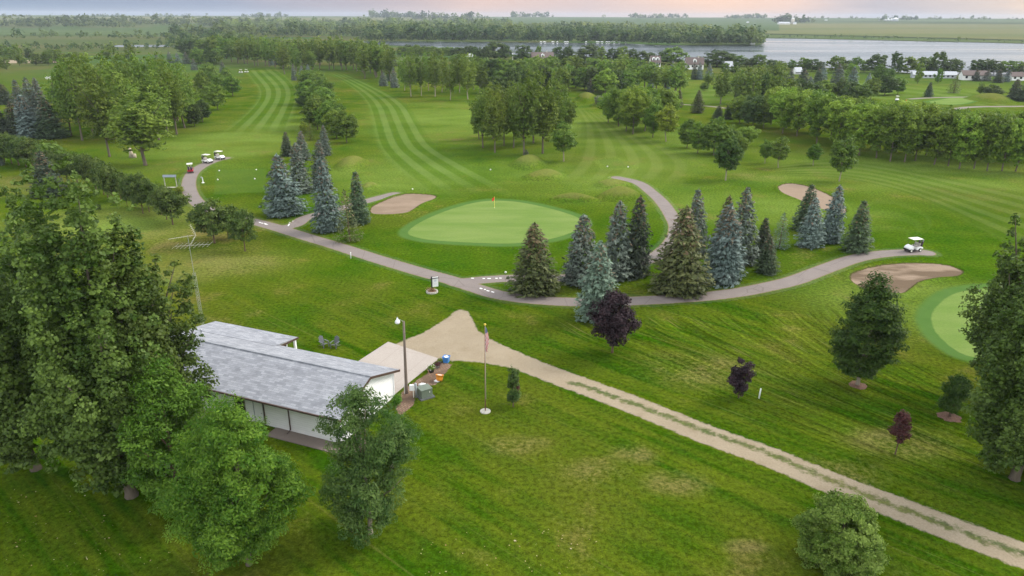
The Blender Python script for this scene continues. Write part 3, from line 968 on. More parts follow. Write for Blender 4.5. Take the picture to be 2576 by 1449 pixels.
# bunkers: sand with a raised turf lip
def bunker(P, damp, label, lip=.22):
    L = catmull(W2(P))
    soft_sheet('bunker', [('poly', L)], .3, .014, M['sand'], 1.4, {'damp': damp}, lambda q, d: lip * np.exp(-((d + .35) / .32) ** 2) - np.where(d < -1.0, (-(d + 1.0)) * .06, 0), label)


bunker([(934, 522), (934, 537), (969, 541), (1019, 537), (1041, 527), (1064, 512), (1091, 502), (1098, 496), (1086, 491), (1031, 488), (994, 494), (956, 510)], .35, 'kidney-shaped sand bunker left of the main green')
bunker([(1957, 470), (1967, 485), (2007, 502), (2060, 524), (2107, 538), (2129, 535), (2122, 517), (2102, 500), (2062, 480), (2024, 467), (1982, 462)], .05, 'long pale sand bunker behind the three blue spruces')
bunker([(2137, 697), (2145, 712), (2180, 730), (2227, 736), (2270, 739), (2292, 726), (2315, 710), (2357, 700), (2407, 696), (2423, 688), (2417, 680), (2382, 668), (2307, 662), (2232, 666), (2182, 675), (2145, 687)], 1.0, 'damp sand bunker below the right path')


# mounds with dry fescue crests
def mound(cx, cy, hwx, hwy, hh, rot, label, n=26, m=40):
    c = G(cx, cy); a = hwx / FPX * depth(c); b = abs(G(cx, cy - hwy)[1] - c[1])
    hh *= 1.35; V = [(c[0], c[1], hh)]; F = []; E_ = [1.0]
    for i in range(1, n + 1):
        r = i / n
        for k in range(m):
            w = 2 * math.pi * k / m; q = 1 + .13 * math.sin(2 * w + rot * 3) + .08 * math.sin(3 * w + 1 + cx)
            x, y = a * r * q * math.cos(w), b * r * q * math.sin(w)
            x, y = x * math.cos(rot) - y * math.sin(rot), x * math.sin(rot) + y * math.cos(rot)
            f = (1 - r * r) ** 1.6; V.append((c[0] + x, c[1] + y, hh * f - .03 * r)); E_.append(f)
    for k in range(m): F.append((0, 1 + k, 1 + (k + 1) % m))
    for i in range(n - 1):
        for k in range(m):
            k2 = (k + 1) % m; s = 1 + i * m; F.append((s + k, s + m + k, s + m + k2, s + k2))
    tag(link('mound', mesh('mound', V, F, M['mound'], True, {'crest': ('POINT', E_)})), label, kind='structure')


mound(884, 416, 42, 17, 1.5, .1, 'dry grassy mound right of the left spruces')
mound(1330, 415, 52, 13, 1.7, 0, 'dry mound beside the tiny spruce')
mound(1372, 444, 62, 13, 1.1, -.1, 'lower dry mound in front of the tiny spruce')
mound(1538, 466, 56, 10, .9, -.1, 'long dry mound left of the curving path')
mound(1560, 496, 72, 14, 1.5, -.1, 'crescent dry mound above the right spruces')
mound(1440, 503, 80, 8, 1.0, -.12, 'long grassy ridge behind the main green')
mound(1476, 250, 34, 9, 2.0, 0, 'dry mound in front of the far poplars')
mound(1510, 265, 30, 6, 1.2, 0, 'low dry mound beside the silver shrub')
mound(2494, 252, 60, 9, 2.0, 0, 'smooth grassy mound beside the far green')
mound(930, 470, 26, 8, .7, 0, 'small mown mound behind the left spruces')

# cart paths
P_MAIN = [(566, 398), (535, 406), (505, 420), (483, 438), (475, 462), (480, 488), (497, 510), (530, 530), (580, 545), (640, 558), (700, 574), (760, 593), (850, 620), (950, 652), (1050, 682), (1130, 704), (1190, 723), (1250, 741), (1330, 753), (1450, 760), (1600, 757), (1750, 748), (1850, 737), (1930, 722), (2000, 705), (2080, 675), (2150, 651), (2220, 639), (2290, 635), (2328, 636)]
P_B1 = [(700, 575), (742, 566), (765, 550), (800, 539), (860, 524), (930, 504), (992, 488)]
P_B2 = [(1150, 712), (1210, 705), (1290, 700), (1400, 700), (1500, 690), (1580, 668), (1645, 648), (1690, 610), (1702, 575), (1690, 545), (1668, 512), (1640, 485), (1605, 460), (1552, 447)]
pm, p1, p2 = [catmull(W2(p), 8, False) for p in (P_MAIN, P_B1, P_B2)]
PATH = soft_sheet('cart_path', [('line', pm, 1.32), ('line', p1, 1.25), ('line', p2, 1.25)], .3, .024, M['asphalt'], .5, label='paved cart path winding round the main green')
p3 = catmull(W2([(2292, 249), (2340, 246), (2382, 245), (2450, 244)]), 8, False)
soft_sheet('cart_path', [('line', p3, 1.2)], .6, .024, M['asphalt'], .6, label='thin path behind the far green')
p4 = catmull(W2([(2366, 284), (2390, 278), (2418, 272), (2454, 269), (2520, 268), (2640, 267)]), 8, False)
soft_sheet('cart_path', [('line', p4, 1.4)], .6, .024, M['asphalt'], .6, label='pale far path in front of the far green')
p5 = catmull(W2([(1700, 262), (1735, 264), (1790, 268), (1830, 273)]), 8, False)
soft_sheet('cart_path', [('line', p5, 1.0)], .6, .024, M['asphalt'], .6, label='short far path beside the lone green spruce')


def marking(pts, w, label):
    mb = MB()
    for a, b in pts:
        a, b = G(*a)[:2], G(*b)[:2]; d = (b - a) / np.linalg.norm(b - a); n = np.array([-d[1], d[0]]) * w / 2
        mb.add([(*(a - n), .030), (*(b - n), .030), (*(b + n), .030), (*(a + n), .030)], [(0, 1, 2, 3)])
    o = mb.build('painted_marking', M['white'], PATH); o['label'] = label


marking([((652, 559), (656, 561)), ((658, 561), (661, 562.5)), ((664, 562), (671, 564)), ((666, 564.5), (674, 565.5))], .22, 'white painted dashes near the left spruces')
marking([((726, 567), (728, 563)), ((727, 560), (731, 560)), ((725, 569), (726.5, 566)), ((735, 557), (738, 556))], .22, 'white painted dashes at the left fork')
marking([((1185, 700), (1192, 700.5)), ((1214, 701), (1220, 701)), ((1226, 701), (1235, 701)), ((1246, 700.5), (1252, 700.5)), ((1256, 700), (1262, 700))], .24, 'white painted dashes on the right branch')
marking([((1207, 725), (1213, 727)), ((1218, 728), (1222, 729)), ((1224, 731), (1231, 733)), ((1236, 734), (1243, 736))], .24, 'white painted dashes at the right fork')

# gravel lane and apron
APRON = W2([(1128, 797), (1142, 783), (1158, 778), (1178, 783), (1190, 803), (1203, 830), (1240, 856), (1290, 878), (1345, 902), (1430, 936), (1420, 970), (1300, 930), (1220, 914), (1150, 908), (1112, 912), (1050, 905), (985, 870), (1010, 858), (1060, 838), (1100, 815)])
lane_mid = [(1290, 905), (1415, 952), (1538, 997), (1663, 1046), (1788, 1097), (1932, 1148), (2082, 1211), (2257, 1278), (2432, 1345), (2576, 1398), (2760, 1465), (2980, 1550)]
lm = catmull(W2(lane_mid), 8, False)
_mid = catmull(W2([(1440, 962), (1538, 996), (1663, 1042), (1788, 1090), (1932, 1140), (2082, 1205), (2257, 1274), (2432, 1342), (2576, 1396), (2760, 1465), (2980, 1550)]), 6, False)
soft_sheet('gravel_lane', [('poly', APRON), ('line', lm, 1.48)], .25, .010, M['gravel'], 1.0, {'mid': lambda q: line_dist(q, _mid)}, label='pale gravel lane with a grassy centre strip')
soft_sheet('flower_bed', [('poly', W2([(1106, 914), (1122, 911), (1138, 918), (1118, 942), (1096, 968), (1046, 978), (1041, 1019), (1006, 1047), (990, 1018), (1020, 976), (1069, 944)]))], .12, .016, M['brickm'], .4, label='mulch bed edged with brown bricks beside the concrete')
pad = [G(976.5, 860.8), G(1104, 903), G(990, 995), HW(-7.0, 8.0)]
mb = MB(); mb.add([(p[0], p[1], z) for z in (-.1, .06) for p in pad], [(4, 7, 6, 5)] + [(i, (i + 1) % 4, 4 + (i + 1) % 4, 4 + i) for i in range(4)])
tag(mb.build('concrete_pad', M['concrete']), 'pale concrete parking pad beside the house', kind='structure')
mb = MB(); mb.add([HW(x, y, z) for z in (-.1, .05) for x, y in ((-16.5, -2.0), (-11.2, -2.0), (-11.2, -.02), (-16.5, -.02))], [(4, 5, 6, 7)] + [(i, (i + 1) % 4, 4 + (i + 1) % 4, 4 + i) for i in range(4)])
tag(mb.build('patio', M['patio']), 'brown-grey patio slab along the house front', kind='structure')
mb = MB(); mb.add([HW(x, y, z) for z in (-.1, .045) for x, y in ((-6.2, -1.3), (1.2, -1.3), (1.2, -.02), (-6.2, -.02))], [(4, 5, 6, 7)] + [(i, (i + 1) % 4, 4 + (i + 1) % 4, 4 + i) for i in range(4)])
tag(mb.build('house_walk', M['patio']), 'concrete walk along the house front', kind='structure')

# lake, pond, far fields
LAKE = [(880, 103), (1000, 104), (1288, 106), (1575, 110), (1663, 114), (1905, 115), (1922, 108), (1927, 96.5), (2132, 99), (2357, 104), (2600, 111), (2900, 119), (2900, 225), (2576, 196), (2300, 184), (2000, 166), (1700, 152), (1288, 137), (1100, 121), (940, 112)]
lp = [GT(*p) for p in LAKE]; tri = tessellate_polygon([[Vector((p[0], p[1], 0)) for p in lp]])
me = mesh('lake', [(p[0], p[1], .06) for p in lp], [tuple(t) for t in tri], M['water'])
for pl in me.polygons:
    if pl.normal.z < 0: pl.flip()
tag(link('lake', me), kind='structure')
pp = [GT(*p) for p in ((262, 117), (300, 114.2), (380, 113.6), (452, 114.4), (450, 118), (330, 119), (262, 119))]
me = mesh('pond', [(p[0], p[1], .30) for p in pp], [tuple(range(7))], M['water'])
if me.polygons[0].normal.z < 0: me.flip_normals()
tag(link('pond', me), kind='structure')
F_GREEN = m_field('bean_field', (.062, .098, .034), (.082, .115, .044), (.055, .09, .03))
F_TAN = m_field('corn_field', (0.126, 0.133, 0.050), (0.155, 0.148, 0.065), (0.094, 0.122, 0.043))
F_MARSH = m_field('marsh_meadow', (.072, .092, .030), (.098, .100, .042), (.060, .090, .028), .12)
F_SHORE = m_field('shore_grass', (0.072, 0.108, 0.036), (0.101, 0.122, 0.050), (0.058, 0.086, 0.029))
F_DARK = m_field('hedge_line', (0.029, 0.043, 0.018), (0.043, 0.058, 0.022), (0.029, 0.043, 0.018))
F_SAND = m_field('pale_stubble', (0.259, 0.209, 0.144), (0.288, 0.238, 0.166), (0.216, 0.180, 0.122))
far_patch('field', [(-60, 90), (560, 88), (640, 72), (-60, 70)], 20, 6, .5, F_GREEN, 'green crop field at far left')
far_patch('meadow', [(-60, 128), (520, 128), (640, 90), (-60, 90)], 20, 8, .1, F_MARSH, 'brown marsh meadow at far left')
far_patch('field', [(-60, 57), (640, 57), (640, 43.5), (-60, 43)], 24, 10, .9, F_TAN, 'hazy tan fields on the left horizon')
far_patch('field', [(640, 60), (1288, 64), (1288, 45), (640, 44)], 24, 10, .9, F_TAN, 'hazy tan fields on the centre horizon')
far_patch('field', [(1240, 66), (1960, 78), (1960, 49), (1240, 46)], 24, 10, 1.0, F_GREEN, 'bluish green field beyond the wooded point')
far_patch('field', [(1925, 95.5), (2640, 111), (2640, 104), (1925, 86)], 20, 6, .5, F_SHORE, 'green shore strip beyond the lake')
far_patch('field', [(1925, 85.8), (2640, 103.5), (2640, 62), (1925, 57)], 24, 12, .6, F_TAN, 'wide tan crop field beyond the lake')
far_patch('field', [(1960, 57), (2640, 61), (2640, 48), (1960, 47)], 24, 10, .9, F_SHORE, 'pale fields on the right horizon')
far_patch('field_edge', [(1925, 87), (2640, 105), (2640, 103.2), (1925, 85.4)], 24, 1, .9, F_DARK, 'dark weed line above the far shore')
far_patch('field_edge', [(2000, 53), (2640, 60.5), (2640, 59.2), (2000, 52.2)], 24, 1, 1.3, F_DARK, 'dark crop edge in the wide field')
far_patch('field', [(-40, 160), (150, 158), (150, 151), (-40, 152)], 6, 2, .05, F_SAND, 'bare sandy strip among the far left trees')

# ------------------------------------------------------------------ the house
EX, EYV = HW(1, 0) - HW(0, 0), HW(0, 1) - HW(0, 0)
house = thing('house', 'long white house with grey shingle roof and brown trim', 'house', HF, HOUSE_RZ)
SL = .337; RIDGE = 4.0; RY = 3.95; LX = -22.0
def roof_z(y): return RIDGE - SL * abs(y - RY)
mb = MB()
wp = [(0.0, 0.0), (7.9, 0.0), (7.9, roof_z(7.9) - .14), (RY, RIDGE - .14), (0.0, roof_z(0) - .14)]
V = [(0.0, y, z) for y, z in wp] + [(LX, y, z) for y, z in wp]
mb.add(V, [(0, 1, 2, 3, 4), (9, 8, 7, 6, 5), (0, 4, 9, 5), (1, 6, 7, 2), (0, 5, 6, 1)])
mb.build('wall', M['siding'], house)
# wing at the back, a low porch
mb = MB(); mb.box((-17.4, 9.0, 1.13), (9.0, 2.2, 2.26)); mb.build('wing_wall', M['siding'], house)
RX = .42
mb = MB()
ys = [-.46, RY, 8.34]
def slab(x0, x1, prof, th=.09):
    n = len(prof); V = [(x0, y, z) for y, z in prof] + [(x1, y, z) for y, z in prof] + [(x0, y, z - th) for y, z in prof] + [(x1, y, z - th) for y, z in prof]
    F = []
    for i in range(n - 1):
        F += [(i, n + i, n + i + 1, i + 1), (2 * n + i, 2 * n + i + 1, 3 * n + i + 1, 3 * n + i), (i, i + 1, 2 * n + i + 1, 2 * n + i), (n + i, 3 * n + i, 3 * n + i + 1, n + i + 1)]
    F += [(0, 2 * n, 3 * n, n), (n - 1, 2 * n - 1, 4 * n - 1, 3 * n - 1)]
    return V, F
mb.add(*slab(RX, LX - .3, [(y, roof_z(y)) for y in ys]))
roof = mb.build('roof', M['shingles'], house)
mb = MB(); mb.add(*slab(-12.25, LX - .3, [(7.6, roof_z(7.6) + .03), (10.9, 2.24)])); mb.build('porch_roof', M['shingles'], house)
mb = MB()
mb.tube([(RX, RY, RIDGE + .015), (LX, RY, RIDGE + .015)], .07, 6); mb.build('ridge_cap', M['shingles'], roof)
# brown trim: gable rakes, eaves gutter
mb = MB()
for y0, y1 in ((-.5, RY), (RY, 8.38)):
    z0, z1 = roof_z(y0), roof_z(y1)
    mb.add([(RX + .02, y0, z0 + .01), (RX + .02, y1, z1 + .01), (RX + .02, y1, z1 - .2), (RX + .02, y0, z0 - .2), (RX + .06, y0, z0 + .01), (RX + .06, y1, z1 + .01), (RX + .06, y1, z1 - .2), (RX + .06, y0, z0 - .2)],
           [(3, 2, 1, 0), (4, 5, 6, 7), (0, 1, 5, 4), (2, 3, 7, 6), (1, 2, 6, 5), (3, 0, 4, 7)])
mb.build('gable_fascia', M['brown'], house)
mb = MB(); mb.box(((RX + LX) / 2, -.52, 2.44), (abs(LX) + .7, .10, .13)); mb.box(((RX + LX) / 2 - 6.3, 8.41, 2.43), (9.6, .08, .14))
mb.build('gutter', M['brown'], house)
mb = MB()
z7, z11 = roof_z(7.6), 2.24
mb.add([(-12.22, 8.4, 2.50), (-12.22, 10.95, 2.25), (-12.22, 10.95, 2.08), (-12.22, 8.4, 2.30), (-12.18, 8.4, 2.50), (-12.18, 10.95, 2.25), (-12.18, 10.95, 2.08), (-12.18, 8.4, 2.30)],
       [(3, 2, 1, 0), (4, 5, 6, 7), (0, 1, 5, 4), (2, 3, 7, 6), (1, 2, 6, 5), (3, 0, 4, 7)])
mb.build('porch_fascia', M['brown'], house)
mb = MB(); mb.box((-12.5, 10.7, 1.03), (.2, .2, 2.06)); mb.build('porch_post', M['white'], house)
for yy in (-.02, 7.92):
    mb = MB(); mb.box((.0, yy, 1.22), (.12, .12, 2.44)); mb.build('corner_trim', M['white'], house)
def opening(name, x0, x1, z0, z1, mat, fr=.07, frm='brown'):
    f = MB(); t = .03
    for a, b_, c, d in ((x0 - fr, x1 + fr, z1, z1 + fr), (x0 - fr, x1 + fr, z0 - fr, z0), (x0 - fr, x0, z0, z1), (x1, x1 + fr, z0, z1)):
        f.box(((a + b_) / 2, -t, (c + d) / 2), (b_ - a, 2 * t, d - c))
    w = MB().box(((x0 + x1) / 2, -.018, (z0 + z1) / 2), (x1 - x0, .03, z1 - z0)).build(name, M[mat], house)
    f.build('frame', M[frm], w)
    return w
opening('window', -13.45, -12.72, 1.25, 2.16, 'dark'); opening('door', -10.12, -9.2, .08, 2.1, 'dark')
dr = opening('door', -8.2, -7.35, .08, 2.1, 'white', frm='grey'); MB().box((-7.5, -.05, 1.05), (.06, .05, .06)).build('handle', M['grey'], dr)
opening('window', -17.6, -16.4, 1.2, 2.16, 'dark')
for x in (-7.2, -4.75):
    mb = MB(); mb.tube([(x, -.46, 2.4), (x, -.1, 2.2), (x, -.06, 1.9), (x, -.06, .18), (x, -.5, .06)], .055, 8); mb.build('downspout', M['brown'], house)
for x, y, big in ((-17.3, 2.0, 1), (-20.2, 7.0, 0)):
    v = MB(); z = roof_z(y) if y < 8.3 else 2.3
    v.lathe([(.06, 0), (.06, .3), (.11, .3), (.11, .36), (.02, .4)], 10, (x, y, z)); v.lathe([(.2, -.06), (.18, .04), (.07, .05)], 10, (x, y, z))
    v.build('roof_vent', M['grey'] if not big else M['alu'], house, True)
w = MB().box((-12.88, 9.4, 1.35), (.05, .9, 1.0)).build('porch_window', M['dark'], house)

# ------------------------------------------------------------------ things round the house
def lamp():
    b = G(1023, 990); h = height_to(b, 808)
    t = thing('street_lamp', 'tall weathered wooden yard light pole with a white lamp head', 'street lamp', b)
    mb = MB(); mb.tube([(0, 0, -.2), (0, 0, .6), (.05, 0, h * .6), (.10, 0, h)], [.15, .14, .115, .09], 10); mb.build('pole', M['galv'], t, True)
    mb = MB(); mb.tube([(.1, -.02, h - .25), (.02, -.02, h + .02), (-.22, -.02, h + .15), (-.36, -.02, h + .12)], .03, 7); mb.build('arm', M['grey'], t)
    mb = MB(); mb.lathe([(.07, .22), (.09, .1), (.2, 0), (.23, -.16), (.17, -.24), (.05, -.27)], 14, (-.42, -.02, h + .05)); mb.build('lamp_head', M['white'], t, True)
    mb = MB(); mb.lathe([(.02, .1), (.05, .06), (.05, 0)], 8, (-.42, -.02, h + .29)); mb.build('sensor', M['grey'], t, True)
    mb = MB(); mb.tube([(-.16, -.08, 0), (-.15, -.08, 1.0)], .025, 6); mb.build('ground_wire_cover', M['white'], t)
lamp()


def flagpole():
    b = G(1221, 1035); h = height_to(b, 818)
    t = thing('flagpole', 'thin rusty flagpole on a round concrete base in the lawn', 'flagpole', b)
    mb = MB(); mb.lathe([(.45, -.05), (.45, .05), (.41, .08), (.06, .1)], 24); mb.build('base', M['stone'], t, False)
    mb = MB(); mb.tube([(0, 0, 0), (.02, 0, h * .5), (.05, 0, h)], [.05, .042, .028], 10); mb.build('pole', M['rust'], t, True)
    mb = MB(); mb.lathe([(.01, -.1), (.08, -.05), (.1, 0), (.08, .06), (.01, .1)], 12, (.05, 0, h + .06)); mb.build('finial', M['gold'], t, True)
    mb = MB(); mb.tube([(.07, -.03, h - .05), (.06, -.05, h * .5), (.05, -.05, 1.2)], .008, 5); mb.build('halyard', M['white'], t)
    # limp flag: folded cloth hanging from the top
    n, m_ = 44, 36; V = []; UV = []; top = h - .12; L = 2.15
    for j in range(m_):
        v = j / (m_ - 1); wd = .10 + .15 * math.sin(math.pi * min(1, v * 1.15)) * (.7 + .3 * v)
        for i in range(n):
            u = i / (n - 1)
            x = .07 + wd * u * 1.2 + .06 * v * u; y = .07 * math.sin(u * 9 + v * 2.2) * (.35 + .65 * v) * (1 - .3 * u)
            V.append((x - .02, y - .03, top - L * v * (1 - .16 * u * (1 - v)) - .12 * u)); UV.append((u, v))
    idx = np.arange(n * m_).reshape(m_, n); F = np.stack([idx[:-1, :-1], idx[:-1, 1:], idx[1:, 1:], idx[1:, :-1]], -1).reshape(-1, 4)
    m, nt = newmat('striped_flag_cloth'); q = NB(nt)
    uv = q.n('ShaderNodeSeparateXYZ'); nt.links.new(q.n('ShaderNodeUVMap').outputs[0], uv.inputs[0])
    st = q.math('GREATER_THAN', q.math('SINE', q.math('MULTIPLY', q.math('ADD', uv.outputs[1], q.math('MULTIPLY', uv.outputs[0], .55)), 36.0)), 0.0)
    c = q.mix(st, (.62, .05, .07), (.75, .74, .72))
    star = q.n('ShaderNodeTexVoronoi'); nt.links.new(q.mapping(uv.outputs and q.n('ShaderNodeUVMap').outputs[0], scale=(9, 26, 1)), star.inputs['Vector']); star.inputs['Scale'].default_value = 1; star.inputs['Randomness'].default_value = .2
    bl = q.mix(q.math('LESS_THAN', star.outputs['Distance'], .26), (.03, .06, .20), (.7, .7, .72))
    c = q.mix(q.math('LESS_THAN', q.math('ADD', uv.outputs[1], q.math('MULTIPLY', uv.outputs[0], .12)), .30), c, bl)
    q.out(c, .8, .1)
    f = tag(link('flag', mesh('flag', V, F, m, True, None, UV)), 'limp red white and blue striped flag with stars hanging on the pole', 'flag')
    f.location = t.location
flagpole()


def adirondack(bx, by, rz, label):
    b = G(bx, by); t = thing('garden_chair', label, 'chair', b, rz, 'grey garden chairs on the lawn')
    w = .62
    sb = MB()
    for i in range(5): sb.box((0, -.28 + i * .115, .38 - i * .03), (w - .1, .1, .025), rx=-.26)
    sb.build('seat', M['chair'], t)
    bb = MB()
    for i in range(5):
        x = -.2 + i * .1; L = .82 - abs(i - 2) * .07
        bb.box((x, .40, .30 + L / 2), (.088, .022, L), rx=-.36)
    bb.build('backrest', M['chair'], t)
    for s in (-1, 1):
        MB().box((s * .33, .0, .58), (.13, .74, .028)).build('armrest', M['chair'], t)
        MB().box((s * .31, -.32, .29), (.09, .05, .57)).build('leg', M['chair'], t)
        MB().box((s * .27, .1, .2), (.04, .95, .02), rx=-.26).build('leg', M['chair'], t)
adirondack(816, 872, math.radians(50), 'grey garden chair turned sideways, nearer the house'); adirondack(843, 874, math.radians(-18), 'grey garden chair facing the camera, farther from the house')


def cabinet():
    b = G(1069, 997); t = thing('utility_cabinet', 'green metal utility transformer box on a dark pad', 'utility box', b, math.radians(33))
    MB().box((0, 0, .03), (1.35, 1.25, .14)).build('pad', M['padm'], t)
    MB().box((0, 0, .48), (1.05, .95, .76), taper=.97).build('body', M['cabinet'], t, bevel=.03)
    MB().box((0, 0, .875), (1.1, 1.0, .05)).build('lid', M['cabinet'], t, bevel=.015)
    MB().box((.25, -.485, .6), (.05, .03, .14)).build('latch', M['cream'], t)
cabinet()
b = G(1047, 1000); t = thing('meter_post', 'grey metal pedestal post next to the green utility box', 'post', b)
MB().lathe([(.11, 0), (.11, 1.35), (.06, 1.42)], 12).build('post', M['grey'], t, True)
MB().box((-.22, .02, .5), (.07, .07, 1.0)).build('stake', M['cream'], t)
MB().box((-.34, .05, .95), (.42, .2, .55)).build('meter_box', M['white'], t, bevel=.02)
def bag(bx, by, s, seed, mat, label):
    rng = np.random.default_rng(seed); b = G(bx, by); V = []; F = []; n = 14; m_ = 9
    for j in range(m_):
        v = j / (m_ - 1); r = math.sin(math.pi * (v * .92 + .06)) ** .6
        for i in range(n):
            w = 6.283 * i / n; k = r * (1 + rng.normal(0, .14)); V.append((s * k * math.cos(w), s * .75 * k * math.sin(w), s * .9 * v))
    for j in range(m_ - 1):
        for i in range(n): F.append((j * n + i, j * n + (i + 1) % n, (j + 1) * n + (i + 1) % n, (j + 1) * n + i))
    F += [tuple(range(n))[::-1], tuple((m_ - 1) * n + k for k in range(n))]
    o = link('bag', mesh('bag', V, F, M[mat], True)); o.location = b; tag(o, label, 'bag')
bag(1063, 972, .35, 3, 'white', 'crumpled white sack lying on the bed behind the meter post')
bag(1099, 961, .26, 4, 'white', 'small white plastic bag leaning on the orange bucket')


def bucket(name, bx, by, r, h, mat, label, cat, square=False):
    b = G(bx, by); t = thing(name, label, cat, b, .5)
    n = 4 if square else 18
    MB().lathe([(r * .78, 0), (r * .84, h * .4), (r, h), (r * 1.07, h), (r * 1.07, h * .93), (r * .95, h * .93), (r * .9, h * .9), (r * .3, h * .86)], n).build('body', M[mat], t, not square)
    return t
t = bucket('storage_tub', 1123, 911, .42, .62, 'blue', 'blue plastic tub at the tip of the brick bed', 'tub', True)
MB().box((0, 0, .58), (.36, .36, .06)).build('contents', M['white'], t)
t = bucket('bucket', 1105, 960, .36, .55, 'orange', 'orange plastic bucket tipped on the brick edging', 'bucket'); t.rotation_euler = (-.35, .1, 0); t.location.z += .1
MB().lathe([(.24, .5), (.2, .53), (.02, .54)], 12).build('contents', M['white'], t)
def potplant(name, bx, by, r, h, label, fol, seed, size=.35, pot='rubber', flowers=None):
    b = G(bx, by); t = thing(name, label, 'potted plant', b)
    MB().lathe([(r * .75, 0), (r, h), (r * 1.08, h), (r * 1.08, h * .9), (r * .9, h * .86), (.02, h * .85)], 16).build('pot', M[pot], t, True)
    rng = np.random.default_rng(seed); n = 420; d = rng.normal(0, 1, (n, 3)); d /= np.linalg.norm(d, axis=1, keepdims=True); d[:, 2] = abs(d[:, 2]) * .9
    P = d * size * rng.uniform(.3, 1, (n, 1)) + np.array([0, 0, h])
    V, F = leaf_quads(rng, P, d + np.array([0, 0, .6]), .1, .5)
    o = link('foliage', mesh('foliage', V, F, FOL[fol], False, {'tint': ('FACE', rng.uniform(0, 1, n))}), t)
    if flowers:
        n = 40; d = rng.normal(0, 1, (n, 3)); d /= np.linalg.norm(d, axis=1, keepdims=True); d[:, 2] = abs(d[:, 2])
        V, F = leaf_quads(rng, d * size * 1.02 + np.array([0, 0, h]), d, .09, .9)
        link('blossoms', mesh('blossoms', V, F, M[flowers], False), t)
potplant('flower_pot', 1085, 936, .30, .38, 'dark pot of leafy plants with cream flowers on the pad edge', 'ash_bright', 1, .42, 'rubber', 'cream')
potplant('flower_pot', 1101, 925, .25, .30, 'low pot of reddish purple plants behind the dark pot', 'wine', 2, .34, 'grey')
potplant('flower_pot', 1107, 912, .2, .2, 'small yellow-green plant beside the blue tub', 'larch', 3, .30, 'grey')
a_, b_ = G(1074, 928, .9), G(1093, 964); t = thing('rake', 'rusty long-handled rake lying across the brick bed', 'garden tool', b_)
MB().tube([(0, 0, .06), (a_ - b_)], .025, 7).build('handle', M['rust'], t)
MB().box((.0, -.02, .05), (.42, .08, .06), rz=.5).build('head', M['galv'], t)

# tv antenna mast behind the house
b = G(512, 830); h = height_to(b, 592); t = thing('antenna_mast', 'thin grey television aerial mast with two antennas behind the house', 'antenna', b)
mb = MB()
for k in range(3):
    w = 2.094 * k; r0 = .17; mb.tube([(r0 * math.cos(w), r0 * math.sin(w), 0), (r0 * math.cos(w), r0 * math.sin(w), h * .62)], .011, 5)
nst = 22
for k in range(nst):
    z0, z1 = h * .62 * k / nst, h * .62 * (k + 1) / nst
    for q in range(3):
        w0, w1 = 2.094 * q, 2.094 * (q + 1); mb.tube([(.17 * math.cos(w0), .17 * math.sin(w0), z0), (.17 * math.cos(w1), .17 * math.sin(w1), z1)], .006, 4)
mb.tube([(0, 0, h * .58), (0, 0, h)], .020, 7); mb.build('mast', M['grey'], t)
k = depth(b) / FPX
mb = MB(); zt = h - .05; xl, xr = -46 * k, 20 * k
mb.tube([(xl, 0, zt - .35), (xr, 0, zt + .1)], .018, 6)
for i in range(14):
    u = i / 13; x = xl + (xr - xl) * u * .82; z = zt - .35 + .45 * u * .82; L = .16 + .06 * u; mb.tube([(x, -L, z), (x, L, z)], .008, 4)
for sg in (-1, 1):
    mb.tube([(xr, 0, zt + .1), (xr - .55, sg * .3, zt + .1 + sg * .95)], .014, 5)
    for i in range(6):
        u = (i + 1) / 6; mb.tube([(xr - .55 * u - .02, sg * .3 * u - .3, zt + .1 + sg * .95 * u), (xr - .55 * u, sg * .3 * u + .3, zt + .1 + sg * .95 * u)], .009, 4)
mb.build('upper_antenna', M['alu'], t)
mb = MB(); zt = height_to(b, 617); xl, xr = -34 * k, 50 * k
mb.tube([(xl, 0, zt - .12), (xr, 0, zt + .12)], .016, 6)
for i in range(9):
    u = i / 8; x = xl + (xr - xl) * u; z = zt - .12 + .24 * u; L = .75 - .35 * abs(u - .4); mb.tube([(x - .1, -L, z - .1), (x + .1, L, z + .1)], .009, 4)
mb.build('lower_antenna', M['alu'], t)

# ------------------------------------------------------------------ course furniture
def flagstick(bx, by, ty, label):
    b = G(bx, by); h = height_to(b, ty); t = thing('golf_flag', label, 'golf flag', b, .4)
    MB().tube([(0, 0, 0), (0, 0, h)], [.03, .03], 7).build('pole', M['yellow'], t)
    V = []; n = 10
    for j in (0, 1):
        for i in range(n):
            u = i / (n - 1); V.append((-.03 - .42 * u, .07 * math.sin(u * 6), h - .02 - j * (.62 - .12 * u) - .25 * u))
    F = np.array([(i, i + 1, n + i + 1, n + i) for i in range(n - 1)])
    link('cloth', mesh('cloth', V, F, M['redflag'], True), t)
    MB().lathe([(.08, .026), (.05, .03)], 10).build('cup', M['white'], t)
flagstick(1244, 523, 495, 'red flag on a pale yellow stick on the main green')
flagstick(2280, 257, 250, 'small red flag near the far green')


def stake(bx, by, ty, label, w=.13):
    b = G(bx, by); h = height_to(b, ty); t = tag(MB().lathe([(w * .5, -.1), (w * .5, h - .05), (w * .3, h)], 10).build('marker_stake', M['white'], None, True), label, 'stake', 'white marker stakes')
    t.location = b; t.rotation_euler = (0, .05, 0)
stake(882.5, 650, 634, 'white stake beside the left stretch of the cart path'); stake(1909, 1002, 977, 'white stake beside the small purple tree')
stake(2236, 366, 358, 'tiny pale stake under the right tree row')


